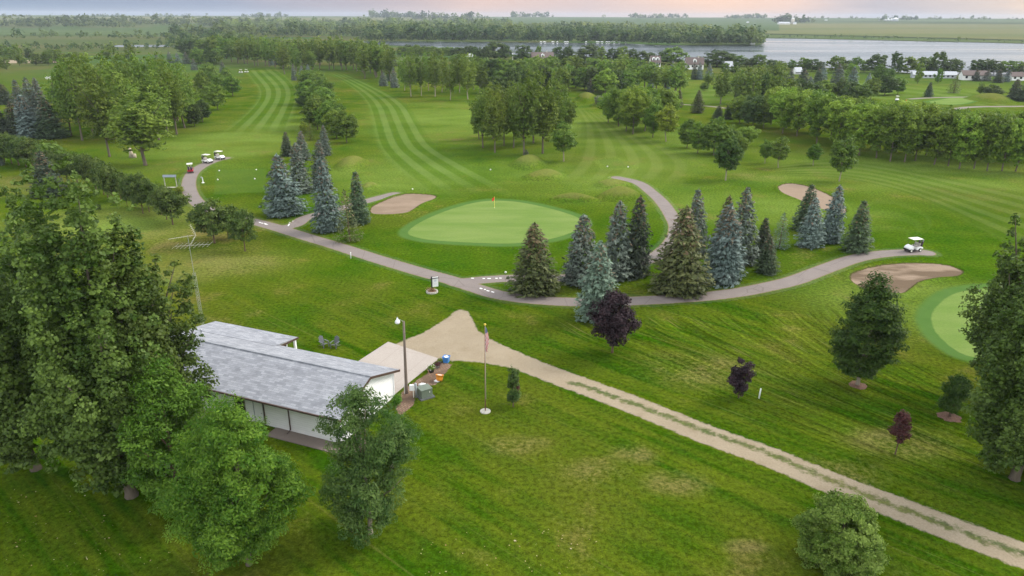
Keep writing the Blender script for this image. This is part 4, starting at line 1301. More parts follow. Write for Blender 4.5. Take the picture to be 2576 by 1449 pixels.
def sign():
    b = G(1087, 735); t = thing('hanging_sign', 'white sign panel hanging from a black post by the path', 'sign', b, math.radians(24))
    h = height_to(b, 695) * .98; k = depth(b) / FPX
    MB().box((0, 0, h / 2), (.12, .12, h)).build('post', M['black'], t)
    MB().box((.36, 0, h - .28), (1.15, .07, .07)).build('arm', M['black'], t)
    p = MB().box((.46, .045, h - .75), (.72, .04, 1.25)).build('panel', M['white'], t)
    m = plain('faint_print', (.62, .64, .70), .5)
    mb = MB(); mb.lathe([(.16, 0), (.16, .004)], 20); o = mb.build('print', m, p); o.rotation_euler = (math.pi / 2, 0, 0); o.location = (.46, .022, h - .62)
    MB().box((.46, .022, h - .98), (.42, .006, .05)).build('print', m, p); MB().box((.46, .022, h - 1.1), (.34, .006, .04)).build('print', m, p)
    p = thing('flower_bed_ring', 'ring of pale stones with bronze flowers under the sign', 'flower bed', b)
    mb = MB(); rng = random.Random(4)
    for i in range(16):
        a = 6.283 * i / 16; mb.box((.62 * math.cos(a), .62 * math.sin(a), .1), (.26, .2, .22), rz=a + 1.57, taper=.8)
    mb.build('stones', M['stone'], p, bevel=.03)
    MB().lathe([(.56, .02), (.5, .14), (.02, .17)], 16).build('soil', M['mulch'], p)
    r2 = np.random.default_rng(9); n = 300; P = np.stack([r2.normal(-.1, .26, n), r2.normal(0, .22, n), r2.uniform(.15, .62, n)], 1)
    V, F = leaf_quads(r2, P, np.tile([0, -.3, 1.], (n, 1)), .12, .5)
    link('blossoms', mesh('blossoms', V, F, m_foliage('bronze_flowers', (.09, .06, .02), (.40, .26, .12)), False, {'tint': ('FACE', r2.uniform(0, 1, n))}), p)
sign()


def board():
    b = G(431, 472); t = thing('sign_board', 'long grey board on two pale legs beside the left path', 'sign board', b, math.radians(3)); k = depth(b) / FPX
    h = height_to(b, 439); w = 33 * k
    MB().box((0, 0, h - .3), (w, .5, .1), rx=.95).build('panel', M['bluegrey'], t)
    for s in (-1, 1): MB().box((s * w * .43, 0, (h - .4) / 2), (.13, .1, h - .4)).build('leg', M['seatc'], t)
    MB().box((0, .1, .04), (w * 1.25, .5, .08)).build('base', M['stone'], t)
board()
b = G(331, 396); h = height_to(b, 372); t = thing('tree_stump', 'pale split tree stump standing among the poplar trunks, left', 'stump', b)
MB().tube([(0, 0, -.1), (.05, 0, h * .5), (-.1, .05, h)], [.55, .42, .3], 9).build('trunk', M['tan'], t, True)
MB().tube([(.9, -.3, -.1), (.95, -.3, h * .4)], [.45, .35], 9).build('trunk', M['tan'], t, True)
b = G(511, 460); h = height_to(b, 445); t = thing('ball_washer', 'slim pale post with a dark top beside the left tee', 'ball washer', b)
MB().lathe([(.28, 0), (.28, .08), (.09, .1), (.085, h - .25)], 10).build('post', M['white'], t); MB().box((-.12, 0, h - .15), (.38, .22, .2), ry=.5).build('head', M['grey'], t)
b = G(452, 468); t = thing('club_rack', 'narrow green frame standing by the grey board leg', 'rack', b)
for s in (-1, 1): MB().tube([(s * .32, 0, 0), (0, 0, 1.5)], .05, 6).build('leg', M['cabinet'], t)
for i, (x, y, lb) in enumerate([(551.5, 430.5, 'white tee marker on the far left of the tee box'), (548, 453, 'white tee marker on the near left of the tee box'), (645, 428, 'white tee marker on the far right of the tee box'), (641, 451, 'white tee marker on the near right of the tee box'), (1528, 420, 'white tee marker, left of two on the small tee'), (1580, 421, 'white tee marker, right of two on the small tee'), (1759, 507, 'white tee marker above the right spruces'), (1038, 477, 'yellowish marker above the kidney bunker'), (1272, 687, 'white marker beside the right branch of the path'), (1234, 428, 'white marker at the right edge of the striped fairway')]):
    o = MB().lathe([(.06, 0), (.14, .06), (.15, .14), (.1, .23), (.02, .26)], 10).build('tee_marker', M['cream'] if 'yellow' in lb else M['white'], None, True); o.location = G(x, y); tag(o, lb, 'tee marker', 'tee markers')


def cart(bx, by, rz, label, body='white', group='golf carts', bags=True, bagl=''):
    b = G(bx, by) if not isinstance(bx, tuple) else bx
    t = thing('golf_cart', label, 'golf cart', (b[0], b[1], .03), rz, group)
    # front at -x
    pr = [(-1.14, .42), (-1.12, .62), (-.95, .78), (-.62, .93), (-.5, .95), (-.46, .62), (-.4, .40), (-.55, .36)]
    MB().extrude_y(pr, -.56, .56).build('front_cowl', M[body], t, bevel=.05)
    MB().extrude_y([(-1.22, .26), (-1.2, .45), (-1.05, .47), (-.4, .38), (-.4, .24)], -.58, .58).build('bumper', M['black'], t, bevel=.03)
    MB().box((-.1, 0, .27), (1.0, 1.1, .10)).build('floor', M['black'], t)
    MB().extrude_y([(.12, .30), (.10, .62), (.35, .70), (.9, .72), (1.12, .62), (1.14, .42), (.98, .36), (.9, .5), (.62, .54), (.42, .44), (.38, .3)], -.57, .57).build('rear_body', M[body], t, bevel=.04)
    MB().box((.33, 0, .78), (.5, 1.02, .14)).build('seat', M['seatc'], t, bevel=.04)
    MB().box((.58, 0, 1.05), (.12, 1.02, .36), ry=.15).build('backrest', M['seatc'], t, bevel=.04)
    MB().box((.08, 0, 1.86), (1.62, 1.16, .07), taper=.93).build('roof', M['cream'], t, bevel=.03)
    for s in (-1, 1):
        MB().tube([(-.62, s * .5, .92), (-.5, s * .52, 1.82)], .022, 6).build('roof_post', M['black'], t)
        MB().tube([(.78, s * .5, .72), (.74, s * .52, 1.82)], .022, 6).build('roof_post', M['black'], t)
        for x in (-.78, .74):
            w = MB().lathe([(.10, -.09), (.22, -.09), (.235, -.06), (.235, .06), (.22, .09), (.10, .09)], 18).build('wheel', M['rubber'], t, True); w.location = (x, s * .5, .235); w.rotation_euler = (math.pi / 2, 0, 0)
            MB().lathe([(.15, -.095), (.13, -.11), (.13, .11), (.15, .095)], 14).build('rim', M['cream'], w)
    st = MB(); st.tube([(-.5, -.25, .9), (-.22, -.25, 1.08)], .02, 6)
    st.tube([(-.22 + .06 * math.cos(a * .5236), -.25 + .17 * math.sin(a * .5236), 1.08 + .16 * math.cos(a * .5236)) for a in range(13)], .016, 5, False); st.build('steering_wheel', M['black'], t)
    if bags:
        for s in (-1, 1):
            g = thing('golf_bag', bagl + (' on its left' if s > 0 else ' on its right'), 'golf bag', (0, 0, 0), rz)
            off = Matrix.Rotation(rz, 3, 'Z') @ Vector((1.0, s * .25, .62)); g.location = (b[0] + off.x, b[1] + off.y, .03 + off.z)
            MB().tube([(0, 0, 0), (.12, 0, .8)], [.13, .15], 10).build('body', M['plum'], g, True)
            cb = MB()
            for i in range(6):
                a = i * 1.05; cb.tube([(.12 + .07 * math.cos(a), .07 * math.sin(a), .75), (.16 + .1 * math.cos(a), .1 * math.sin(a), 1.06)], [.012, .03], 5)
            cb.build('clubs', M['grey'], g)
    return t
cart(2296, 632, math.radians(14), 'white golf cart with cream roof on the right end of the path', bagl='dark golf bag on the rear of the right cart,')
cart(480, 434, math.radians(-68), 'red golf cart with cream roof, front one in the left queue', 'red', bagl='dark golf bag on the rear of the red cart,')
cart(522, 410, math.radians(157), 'white golf cart, middle of the three at the left', bagl='dark golf bag on the middle left cart,')
cart(553, 401, math.radians(157), 'white golf cart, farthest of the three at the left', bagl='dark golf bag on the farthest left cart,')
cart(606, 184, math.radians(10), 'tiny white golf cart far up the left fairway, left of two', bags=False)
cart(620, 183, math.radians(10), 'tiny white golf cart far up the left fairway, right of two', bags=False)
cart(2256, 254, math.radians(70), 'distant golf cart with pale roof near the far green', bags=False)
b = G(131, 199); t = thing('picket_fence', 'short row of white pickets far left behind the spruces', 'fence', b)
k = depth(b) / FPX
for i in range(9):
    MB().box(((-15 + i * 3.9) * k, -i * .2, .7), (.22, .12, 1.4)).build('picket', M['white'], t)
MB().box((0, -.8, .95), (32 * k, .06, .12), rz=-.02).build('rail', M['white'], t)

# ------------------------------------------------------------------ far houses, farm, boat lifts
def far_house(x0, x1, by, ty, wall, roofm, label, rz=0.0, dormers=0, deep=.55, eave=.5, chimney=False, windows=4, cat='house', name='house'):
    b = G((x0 + x1) / 2, by); k = depth(b) / FPX; w = (x1 - x0) * k; h = height_to(b, ty); d = w * deep; e = h * eave
    t = thing(name, label, cat, b, rz)
    mb = MB(); pr = [(-d / 2, 0), (d / 2, 0), (d / 2, e), (0, h - .25), (-d / 2, e)]
    V = [(-w / 2 + .3, y, z) for y, z in pr] + [(w / 2 - .3, y, z) for y, z in pr]
    mb.add(V, [(4, 3, 2, 1, 0), (5, 6, 7, 8, 9), (0, 5, 9, 4), (1, 2, 7, 6), (0, 1, 6, 5)]); mb.build('wall', M[wall], t)
    mb = MB(); ov = .5; s = (h - e) / (d / 2)
    mb.add(*slab(w / 2, -w / 2, [(-d / 2 - ov, e - ov * s), (0, h), (d / 2 + ov, e - ov * s)], .2)); r = mb.build('roof', M[roofm], t)
    if chimney: MB().box((w * .2, 0, h + .2), (.8, .8, 1.4)).build('chimney', M['stone'], r)
    for i in range(dormers):
        x = w * ((i + 1) / (dormers + 1) - .5) * (1.1 if dormers > 1 else .2); mb = MB(); dw = 2.2; zb = e + (h - e) * .12; zt = h - (h - e) * .22
        y0 = -d / 2 * .78; mb.add([(x - dw / 2, y0, zb), (x + dw / 2, y0, zb), (x + dw / 2, y0, zt - .7), (x, y0, zt), (x - dw / 2, y0, zt - .7)] + [(x - dw / 2, 0, zb), (x + dw / 2, 0, zb), (x + dw / 2, 0, zt - .7), (x, 0, zt), (x - dw / 2, 0, zt - .7)],
               [(4, 3, 2, 1, 0), (0, 1, 6, 5), (1, 2, 7, 6), (2, 3, 8, 7), (3, 4, 9, 8), (4, 0, 5, 9)])
        o = mb.build('dormer', M['white'], t); MB().box((x, y0 - .03, (zb + zt) / 2 - .3), (.95, .06, 1.3)).build('window', M['dark'], o)
    for i in range(windows):
        x = w * ((i + .5) / windows - .5) * .9; MB().box((x, -d / 2 - .02, e * .55), (1.1, .08, 1.2)).build('window', M['dark'], t)
    return t
far_house(1335, 1392, 158, 131, 'tan', 'roofbrown', 'tan lakeside house with a broad brown roof below round trees', .1, 1, chimney=True)
far_house(1172, 1195, 155, 135, 'white', 'roofgrey', 'white gabled house half hidden left of the lake trees', 1.2, 0, .7)
far_house(1506, 1540, 172, 150, 'white', 'roofbrown', 'low white house with a brown roof among the middle trees', .05, 0)
far_house(1633, 1660, 168, 140, 'white', 'roofbrown', 'white house with two tall dormers in front of the lake', .1, 2, .7)
far_house(1722, 1768, 174, 144, 'white', 'roofbrown', 'cream house with one round-topped dormer by the dark oak', -.1, 1, chimney=True)
far_house(1820, 1842, 174, 154, 'roofgrey', 'roofgrey', 'small house with pale grey roof right of the dark oak', .2, 0)
far_house(1994, 2016, 186, 169, 'white', 'roofgrey', 'white house with a deck between the lakeside spruces', .3, 0)
far_house(2294, 2400, 196, 179, 'roofgrey', 'roofgrey', 'very long low shed with a pale grey roof by the lake', -.12, 0, .14, .62, windows=9, cat='shed', name='shed')
far_house(2416, 2478, 201, 177, 'white', 'roofbrown', 'white house with a pillared porch at the far right', -.15, 0, .4, .6)
far_house(2538, 2600, 202, 181, 'white', 'roofbrown', 'white house with a reddish roof at the right edge', -.1, 0, .3, .6)
far_house(1842, 1853, 161, 156, 'white', 'white', 'tiny white garage beside the grey-roofed house', .1, 0, windows=1, cat='garage', name='garage')
for x, y, lb in ((1290, 149, 'thin white pole left of the tan house'), (989, 139, 'white pole among the poplars left of the lake')):
    b = G(x, y + 6); o = MB().lathe([(.25, 0), (.22, 6.0), (.05, 6.2)], 8).build('pole', M['white'], None); o.location = b; tag(o, lb, 'pole')


def far_thing(px, by, ty):
    b = GT(px, by); return b, height_to(b, ty), depth(b) / FPX
b, h, k = far_thing(1993, 61, 45); t = thing('silo', 'tall pale farm silo beside dark trees on the far hill', 'silo', b)
MB().lathe([(4.2 * k, 0), (4.2 * k, h * .85)], 14).build('body', M['stone'], t, True); MB().lathe([(4.3 * k, h * .85), (3.2 * k, h * .95), (.4, h)], 14).build('dome', M['white'], t, True)
for x0, x1, by, ty, lb in ((1957, 1985, 61.5, 55, 'long white farm barn left of the silo'), (1995, 2003, 61.5, 55.5, 'small white farm building right of the silo'), (1878, 1884, 58, 54, 'tiny white farm shed far left of the silo'), (2075, 2081, 52, 49, 'white shed on the far field ridge')):
    b, h, k = far_thing((x0 + x1) / 2, by, ty); w = (x1 - x0) * k; t = thing('barn', lb, 'barn', b)
    MB().box((0, 0, h * .3), (w, w * .4, h * .6)).build('wall', M['white'], t)
    mb = MB(); mb.add(*slab(w / 2, -w / 2, [(-w * .24, h * .55), (0, h), (w * .24, h * .55)], .4)); mb.build('roof', M['roofgrey'], t)
for i, (x, by, ty, hw) in enumerate([(2227, 52.5, 48, 3.2), (2234, 52.8, 46.5, 3.2), (2242, 53, 46.5, 3.4), (2252, 53.4, 44, 7.0), (2212, 52, 45, 1.3)]):
    b, h, k = far_thing(x, by, ty); t = thing('grain_bin', ['small grey grain bin, leftmost of the far bins', 'grey grain bin, second of the small far bins', 'grey grain bin just left of the big one', 'largest pale grain bin of the far row', 'slim grain leg tower left of the far bins'][i], 'grain bin', b, 0, 'grain bins on the far right hill')
    MB().lathe([(hw * k, 0), (hw * k, h * .68)], 14).build('body', M['roofgrey'], t, True); MB().lathe([(hw * k * 1.03, h * .68), (.3, h)], 14).build('roof', M['white'], t)
bx = [1361, 1370, 1391, 1402, 1422, 1427, 1474, 1502, 1506, 1514, 1526, 1532, 1545, 1557, 1574]
for i, x in enumerate(bx):
    b = G(x, 110.5); k = depth(b) / FPX; w = 5.5 * k * RNG.uniform(.8, 1.2)
    t = thing('boat_lift', f'white canopied boat lift on the wooded shore, {ordinal(i)} from the left', 'boat lift', b, RNG.uniform(-.2, .2), 'boat lifts along the wooded point')
    MB().extrude_y([(-w / 2, 2.1), (w / 2, 2.1), (w / 2 * .8, 2.7), (0, 3.0), (-w / 2 * .8, 2.7)], -2.6, 2.6).build('canopy', M['white'], t)
    mb = MB()
    for sx in (-1, 1):
        for sy in (-1, 1): mb.tube([(sx * w * .45, sy * 2.3, -.5), (sx * w * .45, sy * 2.3, 2.2)], .09, 5)
    mb.build('frame', M['grey'], t)
    MB().extrude_y([(-w * .3, .9), (-w * .22, .2), (w * .22, .2), (w * .3, .9)], -2.2, 2.2).build('hull', M['white'], t)
for x0, x1, by, ty, lb in ((1887, 1898, 112, 103, 'white cottage among the trees near the tip of the wooded point'), (1530, 1540, 106, 98, 'pale cottage roof in the middle of the wooded point')):
    b, h, k = far_thing((x0 + x1) / 2, by, ty); w = (x1 - x0) * k; t = thing('cottage', lb, 'cottage', b)
    MB().box((0, 0, h * .35), (w, w * .7, h * .7)).build('wall', M['white'], t); mb = MB(); mb.add(*slab(w / 2, -w / 2, [(-w * .4, h * .65), (0, h), (w * .4, h * .65)], .3)); mb.build('roof', M['roofgrey'], t)
b, h, k = far_thing(2552, 47, 19); o = MB().tube([(0, 0, 0), (0, 0, h)], [.5, .25], 6).build('radio_mast', M['grey'], None); o.location = b; tag(o, 'hair-thin radio mast on the right horizon', 'mast')
b, h, k = far_thing(2547, 47.5, 42); t = thing('water_tower', 'tiny water tower on the right horizon', 'water tower', b)
MB().lathe([(1.2, 0), (1.0, h * .55)], 8).build('leg', M['grey'], t); MB().lathe([(1, h * .5), (3.0 * k, h * .72), (2.2 * k, h * .95), (.3, h)], 12).build('tank', M['roofgrey'], t, True)

# ------------------------------------------------------------------ near trees, each with its own crown
def near_tree(name, seed, bx, by, ty, hw, fol, label, prof, base, nclump, per, rc, leaf, up=1.2, nl=14, trunk=.2, bark='grey', aspect=.62, inner=.3, stems=1, jitter=.2, cat='tree', spread=.6, plumes=0, tx=None):
    b = G(bx, by)
    if tx is not None:             # place the trunk so that the top stands where the photograph has it
        for _ in range(6):
            H = height_to(b, ty); b[0] = (tx - 1288) / FPX * depth([b[0], b[1], H])
    H = height_to(b, ty); R = hw / FPX * depth(b - np.array([0, 0, -H * .4]))
    key = f'near{seed}'
    decid_proto(key, seed, prof, H, R, base, nclump, per, rc, leaf, up, nl, trunk, aspect, inner, stems, None, jitter, spread, plumes)
    me, tr, h0, r0 = PROTO[key]
    o = thing(name, label, cat, b); o.scale = (R / r0, R / r0, H / h0)
    c = link('crown', me, o); setmat(c, FOL[fol]); t = link('trunk', tr, o); setmat(t, BARK[bark])
    return o


near_tree('poplar_tree', 201, 320, 1247, 464, 140, 'poplar_near', 'tallest cottonwood of the dark clump at the left edge', P_poplar, -.1, 0, 270, .80, .175, 1.5, 30, .34, 'grey', .78, plumes=24, tx=150)
near_tree('poplar_tree', 202, 480, 1215, 606, 112, 'poplar_near', 'broad cottonwood leaning over the left end of the roof', P_poplar, -.1, 0, 270, .78, .175, 1.5, 26, .3, 'grey', .78, plumes=22, tx=296)
near_tree('poplar_tree', 203, 60, 1180, 600, 120, 'poplar_near', 'cottonwood cut off by the left edge of the photo', P_poplar, -.1, 0, 200, .85, .20, 1.4, 16, .3, 'grey', .78, plumes=18, tx=-75)
near_tree('poplar_tree', 204, 200, 1185, 478, 80, 'poplar_near', 'slender cottonwood standing between the two big ones', P_column, -.1, 0, 270, .72, .175, 1.5, 14, .24, 'grey', .78, plumes=13, tx=62)
near_tree('ash_tree', 205, 434, 1299, 915, 112, 'ash', 'mid-green ash below the cottonwoods, left of the brightest tree', P_oval, .3, 230, 170, .62, .19, 1.3, 14, .18, 'brown', .42, jitter=.26, inner=.55, tx=392)
near_tree('ash_tree', 206, 627, 1420, 1014, 150, 'ash_bright', 'brightest green round ash in front of the house', P_oval, .5, 380, 185, .62, .18, 1.2, 20, .19, 'grey', .40, jitter=.26, inner=.6)
near_tree('ash_tree', 207, 932, 1341, 982, 110, 'ash_dark', 'dull green ash at the right end of the house', P_round, .2, 230, 200, .60, .17, 1.25, 22, .17, 'pale', .42, jitter=.34, inner=.5, tx=902)
near_tree('poplar_tree', 208, 2515, 1205, 515, 165, 'poplar_near', 'big cottonwood cut off by the right edge of the photo', P_poplar, -1.4, 0, 260, .85, .18, 1.3, 18, .3, 'grey', .75, plumes=22, tx=2765)
near_tree('poplar_tree', 218, 2550, 985, 545, 85, 'poplar_near', 'smaller cottonwood behind the big one at the right edge', P_poplar, .2, 0, 200, .85, .20, 1.3, 18, .3, 'grey', .75, plumes=12, tx=2622)
near_tree('shrub', 209, 2389, 1048, 945, 34, 'linden', 'dark rounded shrub at the foot of the right edge tree', P_column, .1, 40, 200, .5, .14, 1.2, 6, .1, 'brown', .6, cat='shrub')
near_tree('linden_tree', 210, 2157, 968, 698, 76, 'linden', 'dark egg-shaped linden with a mulched foot, right of centre', P_oval, .5, 240, 170, .62, .19, 1.4, 12, .17, 'pale', .55, jitter=.14, inner=.5)
near_tree('maple_tree', 211, 1540, 887, 738, 57, 'purple', 'larger purple-leaved maple by the blue-green spruce', P_vase, .2, 85, 210, .62, .19, 1.4, 10, .12, 'brown', .7, jitter=.28)
near_tree('maple_tree', 212, 1858, 1001, 905, 37, 'purple', 'small lopsided purple-leaved maple beside the white stake', P_vase, .1, 42, 150, .40, .15, 1.3, 8, .07, 'brown', .7, jitter=.4)
near_tree('maple_tree', 213, 2252, 1143, 1034, 22, 'wine', 'young wine-red sapling on a thin stem, lower right', P_oval, .7, 34, 110, .30, .13, 1.4, 5, .05, 'brown', .7, jitter=.3)
near_tree('maple_tree', 214, 1291, 1023, 924, 17, 'ash_dark', 'narrow sapling in the lawn right of the flagpole', P_column, .2, 36, 110, .28, .13, 1.8, 4, .05, 'brown', .6, jitter=.3)
near_tree('maple_tree', 223, 1298, 1012, 940, 9, 'wine', 'reddish half of the narrow sapling by the flagpole', P_column, .5, 16, 90, .24, .12, 1.7, 3, .04, 'brown', .6, jitter=.3)
near_tree('shrub', 215, 2102, 1420, 1258, 99, 'lilac', 'large rounded bush beside the lane, bottom right', P_round, -.4, 330, 150, .36, .13, 1.0, 18, .08, 'brown', .55, inner=.6, jitter=.12, cat='shrub')
near_tree('shrub', 216, 999, 1022, 992, 14, 'ash_bright', 'small leafy shrub at the corner of the gable wall', P_round, .0, 18, 110, .26, .11, 1.0, 3, .03, 'brown', .5, cat='shrub')
for bx, by, r, lb in ((2157, 969, .75, 'mulch ring under the dark linden'), (2389, 1049, .9, 'wood chips under the dark shrub'), (1342, 736, 1.3, 'bare mulch under the olive spruce'), (712, 541, 1.6, 'bare mulch under the left blue spruce')):
    b = G(bx, by); rng = random.Random(bx); V = [(0, 0, .05)] + [(r * rng.uniform(.8, 1.15) * math.cos(k * .349), r * rng.uniform(.8, 1.15) * math.sin(k * .349), .012) for k in range(18)]
    o = link('mulch', mesh('mulch', V, [(0, 1 + k, 1 + (k + 1) % 18) for k in range(18)], M['mulch'], True)); o.location = b; tag(o, lb, kind='structure')

# ------------------------------------------------------------------ spruces of the middle ground
S4 = ['spruce0', 'spruce1', 'spruce2', 'spruce3']
GL, GR, GB = 'spruces left of the main green', 'spruces right of the main green', 'blue spruces by the pale bunker'
SPR = [
    ('spruce0', 716, 541, 386, 49, 'blue', 'broad blue spruce nearest the left fork of the path', GL), ('spruce1', 754, 484, 358, 33, 'bluegrey', 'grey-blue spruce directly behind the broad blue one', GL),
    ('spruce2', 762, 402, 328, 21, 'bluegrey', 'small blue spruce farther back between the left rows', GL), ('slim0', 725, 392, 331, 17, 'sdark', 'small dark spruce at the back left of the left group', GL),
    ('slim1', 819, 390, 314, 16, 'bluegrey', 'slim pointed spruce at the back right of the left group', GL), ('loose', 781, 352, 308, 13, 'larch', 'narrow bright yellow-green conifer behind the left spruces', GL),
    ('spruce3', 826, 583, 394, 39, 'blue', 'tallest blue spruce by the left fork, front right', GL), ('spruce1', 810, 474, 350, 27, 'bluegrey', 'brown-tinged grey spruce behind the tallest blue one', GL),
    ('loose', 881, 606, 476, 34, 'olive', 'olive spruce in front at the left fork', GL), ('slim0', 904, 561, 429, 29, 'sgreen', 'dark green slim spruce next to the kidney bunker', GL),
    ('spruce2', 1342, 737, 561, 60, 'olive', 'olive spruce with visible trunk, leftmost of the right group', GR), ('spruce0', 1457, 713, 536, 52, 'bluegrey', 'grey-blue spruce with a brown top, second from left', GR),
    ('spruce3', 1500, 802, 605, 54, 'paleblue', 'pale blue-green spruce standing below the path', GR), ('spruce1', 1543, 696, 502, 48, 'bluegrey', 'tall grey-green spruce behind the pale one', GR),
    ('slim1', 1600, 694, 490, 40, 'sdark', 'tall dark brownish spruce right of the grey-green one', GR), ('spruce0', 1713, 732, 514, 71, 'olive', 'widest olive spruce in the middle of the right group', GR),
    ('slim0', 1745, 640, 472, 34, 'bluegrey', 'grey spruce peeking above the widest olive one', GR), ('spruce2', 1820, 710, 511, 54, 'blue', 'light blue spruce right of the widest olive one', GR),
    ('spruce1', 1857, 664, 470, 44, 'bluegrey', 'tall grey-blue spruce behind the light blue one', GR), ('slim1', 1812, 636, 490, 28, 'olive', 'thin rusty-tipped spruce left of the tall grey one', GR),
    ('slim0', 1915, 648, 546, 26, 'sdark', 'small dark spruce at the right end of the group', GR), ('loose', 1960, 624, 534, 25, 'paleblue', 'loose grey-green spruce at the right end of the group', GR), ('slim1', 1925, 687, 590, 28, 'sgreen', 'small green spruce in front at the right end', GR),
    ('slim0', 2024, 578, 461, 31, 'sgreen', 'dark green spruce at the back left of the three by the bunker', GB), ('spruce3', 2038, 620, 498, 33, 'blue', 'bluest spruce in front of the three by the bunker', GB), ('slim1', 2086, 610, 464, 31, 'blue', 'blue spruce at the right of the three by the bunker', GB),
    ('slim0', 2152, 632, 502, 33, 'sgreen', 'lone green spruce right of the three blue ones', None),
    ('spruce0', 125, 492, 378, 38, 'sdark', 'dark spruce at the start of the small tree row, left', None), ('slim1', 1324, 403, 376, 11, 'sgreen', 'tiny spruce at the foot of the middle poplars', None),
]
for k, bx, by, ty, hw, f, lb, g in SPR: tree('spruce_tree', k, bx, by, ty, hw, f, lb, 'spruce', g, 'brown')
LS = 'spruce cluster at the left edge'
for k, bx, by, ty, hw, f, lb in [('spruce0', 77, 346, 236, 33, 'blue', 'blue spruce in front of the left cluster'), ('spruce1', 131, 348, 245, 36, 'sgreen', 'green spruce at the right front of the left cluster'), ('spruce2', 42, 344, 254, 28, 'sdark', 'dark spruce at the left front of the left cluster'),
                             ('spruce3', 85, 305, 195, 26, 'bluegrey', 'tall grey spruce at the back of the left cluster'), ('spruce1', 109, 306, 194, 24, 'bluegrey', 'tall grey-blue spruce at the back right of the cluster'), ('slim0', 58, 300, 199, 22, 'bluegrey', 'grey spruce at the back left of the cluster'),
                             ('slim1', 145, 258, 206, 15, 'sgreen', 'small green spruce behind the left cluster'), ('spruce2', 12, 262, 209, 22, 'sdark', 'dark spruce at the left edge above the cluster'), ('spruce0', 5, 345, 262, 30, 'sdark', 'dark spruce cut off at the left edge'), ('spruce3', -2, 415, 330, 16, 'bluegrey', 'grey-blue spruce tip at the left edge')]:
    tree('spruce_tree', k, bx, by, ty, hw, f, lb, 'spruce', LS, 'brown')

# ------------------------------------------------------------------ single trees of the middle ground
OV = ['oval0', 'oval1', 'oval2']
for i, (bx, by, ty, hw, f, lb) in enumerate([(1418, 406, 309, 33, 'round', 'egg-shaped tree right of the middle poplars'), (1825, 454, 346, 35, 'linden', 'dark egg-shaped tree left of the pale bunker'), (1924, 411, 352, 17, 'round', 'small egg-shaped tree, left of a pair'), (1957, 422, 345, 24, 'round', 'egg-shaped tree, right of a pair'),
                                             (2045, 416, 361, 19, 'ash', 'small egg-shaped sapling between the pair and the big one'), (2111, 456, 344, 32, 'round', 'egg-shaped tree on a pale trunk above the bunker'), (1675, 356, 264, 30, 'yellow', 'yellow-leaved maple among the green trees')]):
    tree('maple_tree', OV[i % 3], bx, by, ty, hw, f, lb, 'tree', None, 'pale')
for i, (key, bx, by, ty, hw, f, lb) in enumerate([('round0', 1728, 372, 300, 24, 'round', 'round tree just right of the yellow maple'), ('round1', 1755, 385, 308, 26, 'maple', 'round tree second right of the yellow maple'), ('round2', 1795, 390, 296, 38, 'round', 'broad round tree behind the dark egg-shaped one'), ('round3', 1830, 385, 315, 28, 'round', 'grey-green round tree above the dark egg-shaped one'), ('maple1', 1879, 368, 318, 26, 'maple_bright', 'bright round tree left of the egg-shaped pair'), ('round1', 1855, 400, 340, 22, 'maple', 'small round tree behind the dark egg-shaped one, right')]):
    tree('maple_tree', key, bx, by, ty, hw, f, lb, 'tree', 'round trees by the yellow maple')
for key, bx, by, ty, hw, f, lb in [('poplar0', 1812, 262, 175, 26, 'poplar', 'isolated poplar on the lawn behind the maple clump'), ('round0', 1771, 228, 208, 12, 'round', 'little round tree on the lawn behind the maple clump'), ('poplar1', 1781, 218, 180, 14, 'poplar_pale', 'slender pale poplar behind the little round tree'), ('round2', 2494, 243, 214, 25, 'dark', 'dark low spreading tree by the far green'), ('poplar2', 2465, 240, 206, 13, 'round', 'slender tree left of the dark spreading one'), ('apple0', 1506, 268, 240, 14, 'silver', 'pale silver shrub by the dry mound')]:
    tree('maple_tree' if 'poplar' not in key else 'poplar_tree', key, bx, by, ty, hw, f, lb)
for key, bx, by, ty, hw, f, lb in [('spruce1', 1754, 284, 226, 17, 'olive', 'brownish spruce on the lawn right of the maple clump'), ('slim0', 1806, 298, 265, 14, 'sgreen', 'small green spruce below the isolated poplar'), ('slim1', 1705, 270, 225, 12, 'olive', 'rusty spruce at the right end of the maple clump'), ('spruce2', 1832, 300, 262, 14, 'sdark', 'small dark spruce left of the dark maples'), ('slim0', 2334, 244, 206, 11, 'sgreen', 'lone pointed green spruce on the far lawn'), ('loose', 2399, 234, 188, 17, 'olive', 'loose brownish pine on the far lawn'), ('spruce0', 2548, 253, 198, 20, 'sdark', 'dark spruce at the right edge by the far green'), ('spruce3', 2578, 255, 195, 18, 'sgreen', 'green spruce cut off at the right edge by the far green')]:
    tree('spruce_tree', key, bx, by, ty, hw, f, lb, 'spruce', None, 'brown')

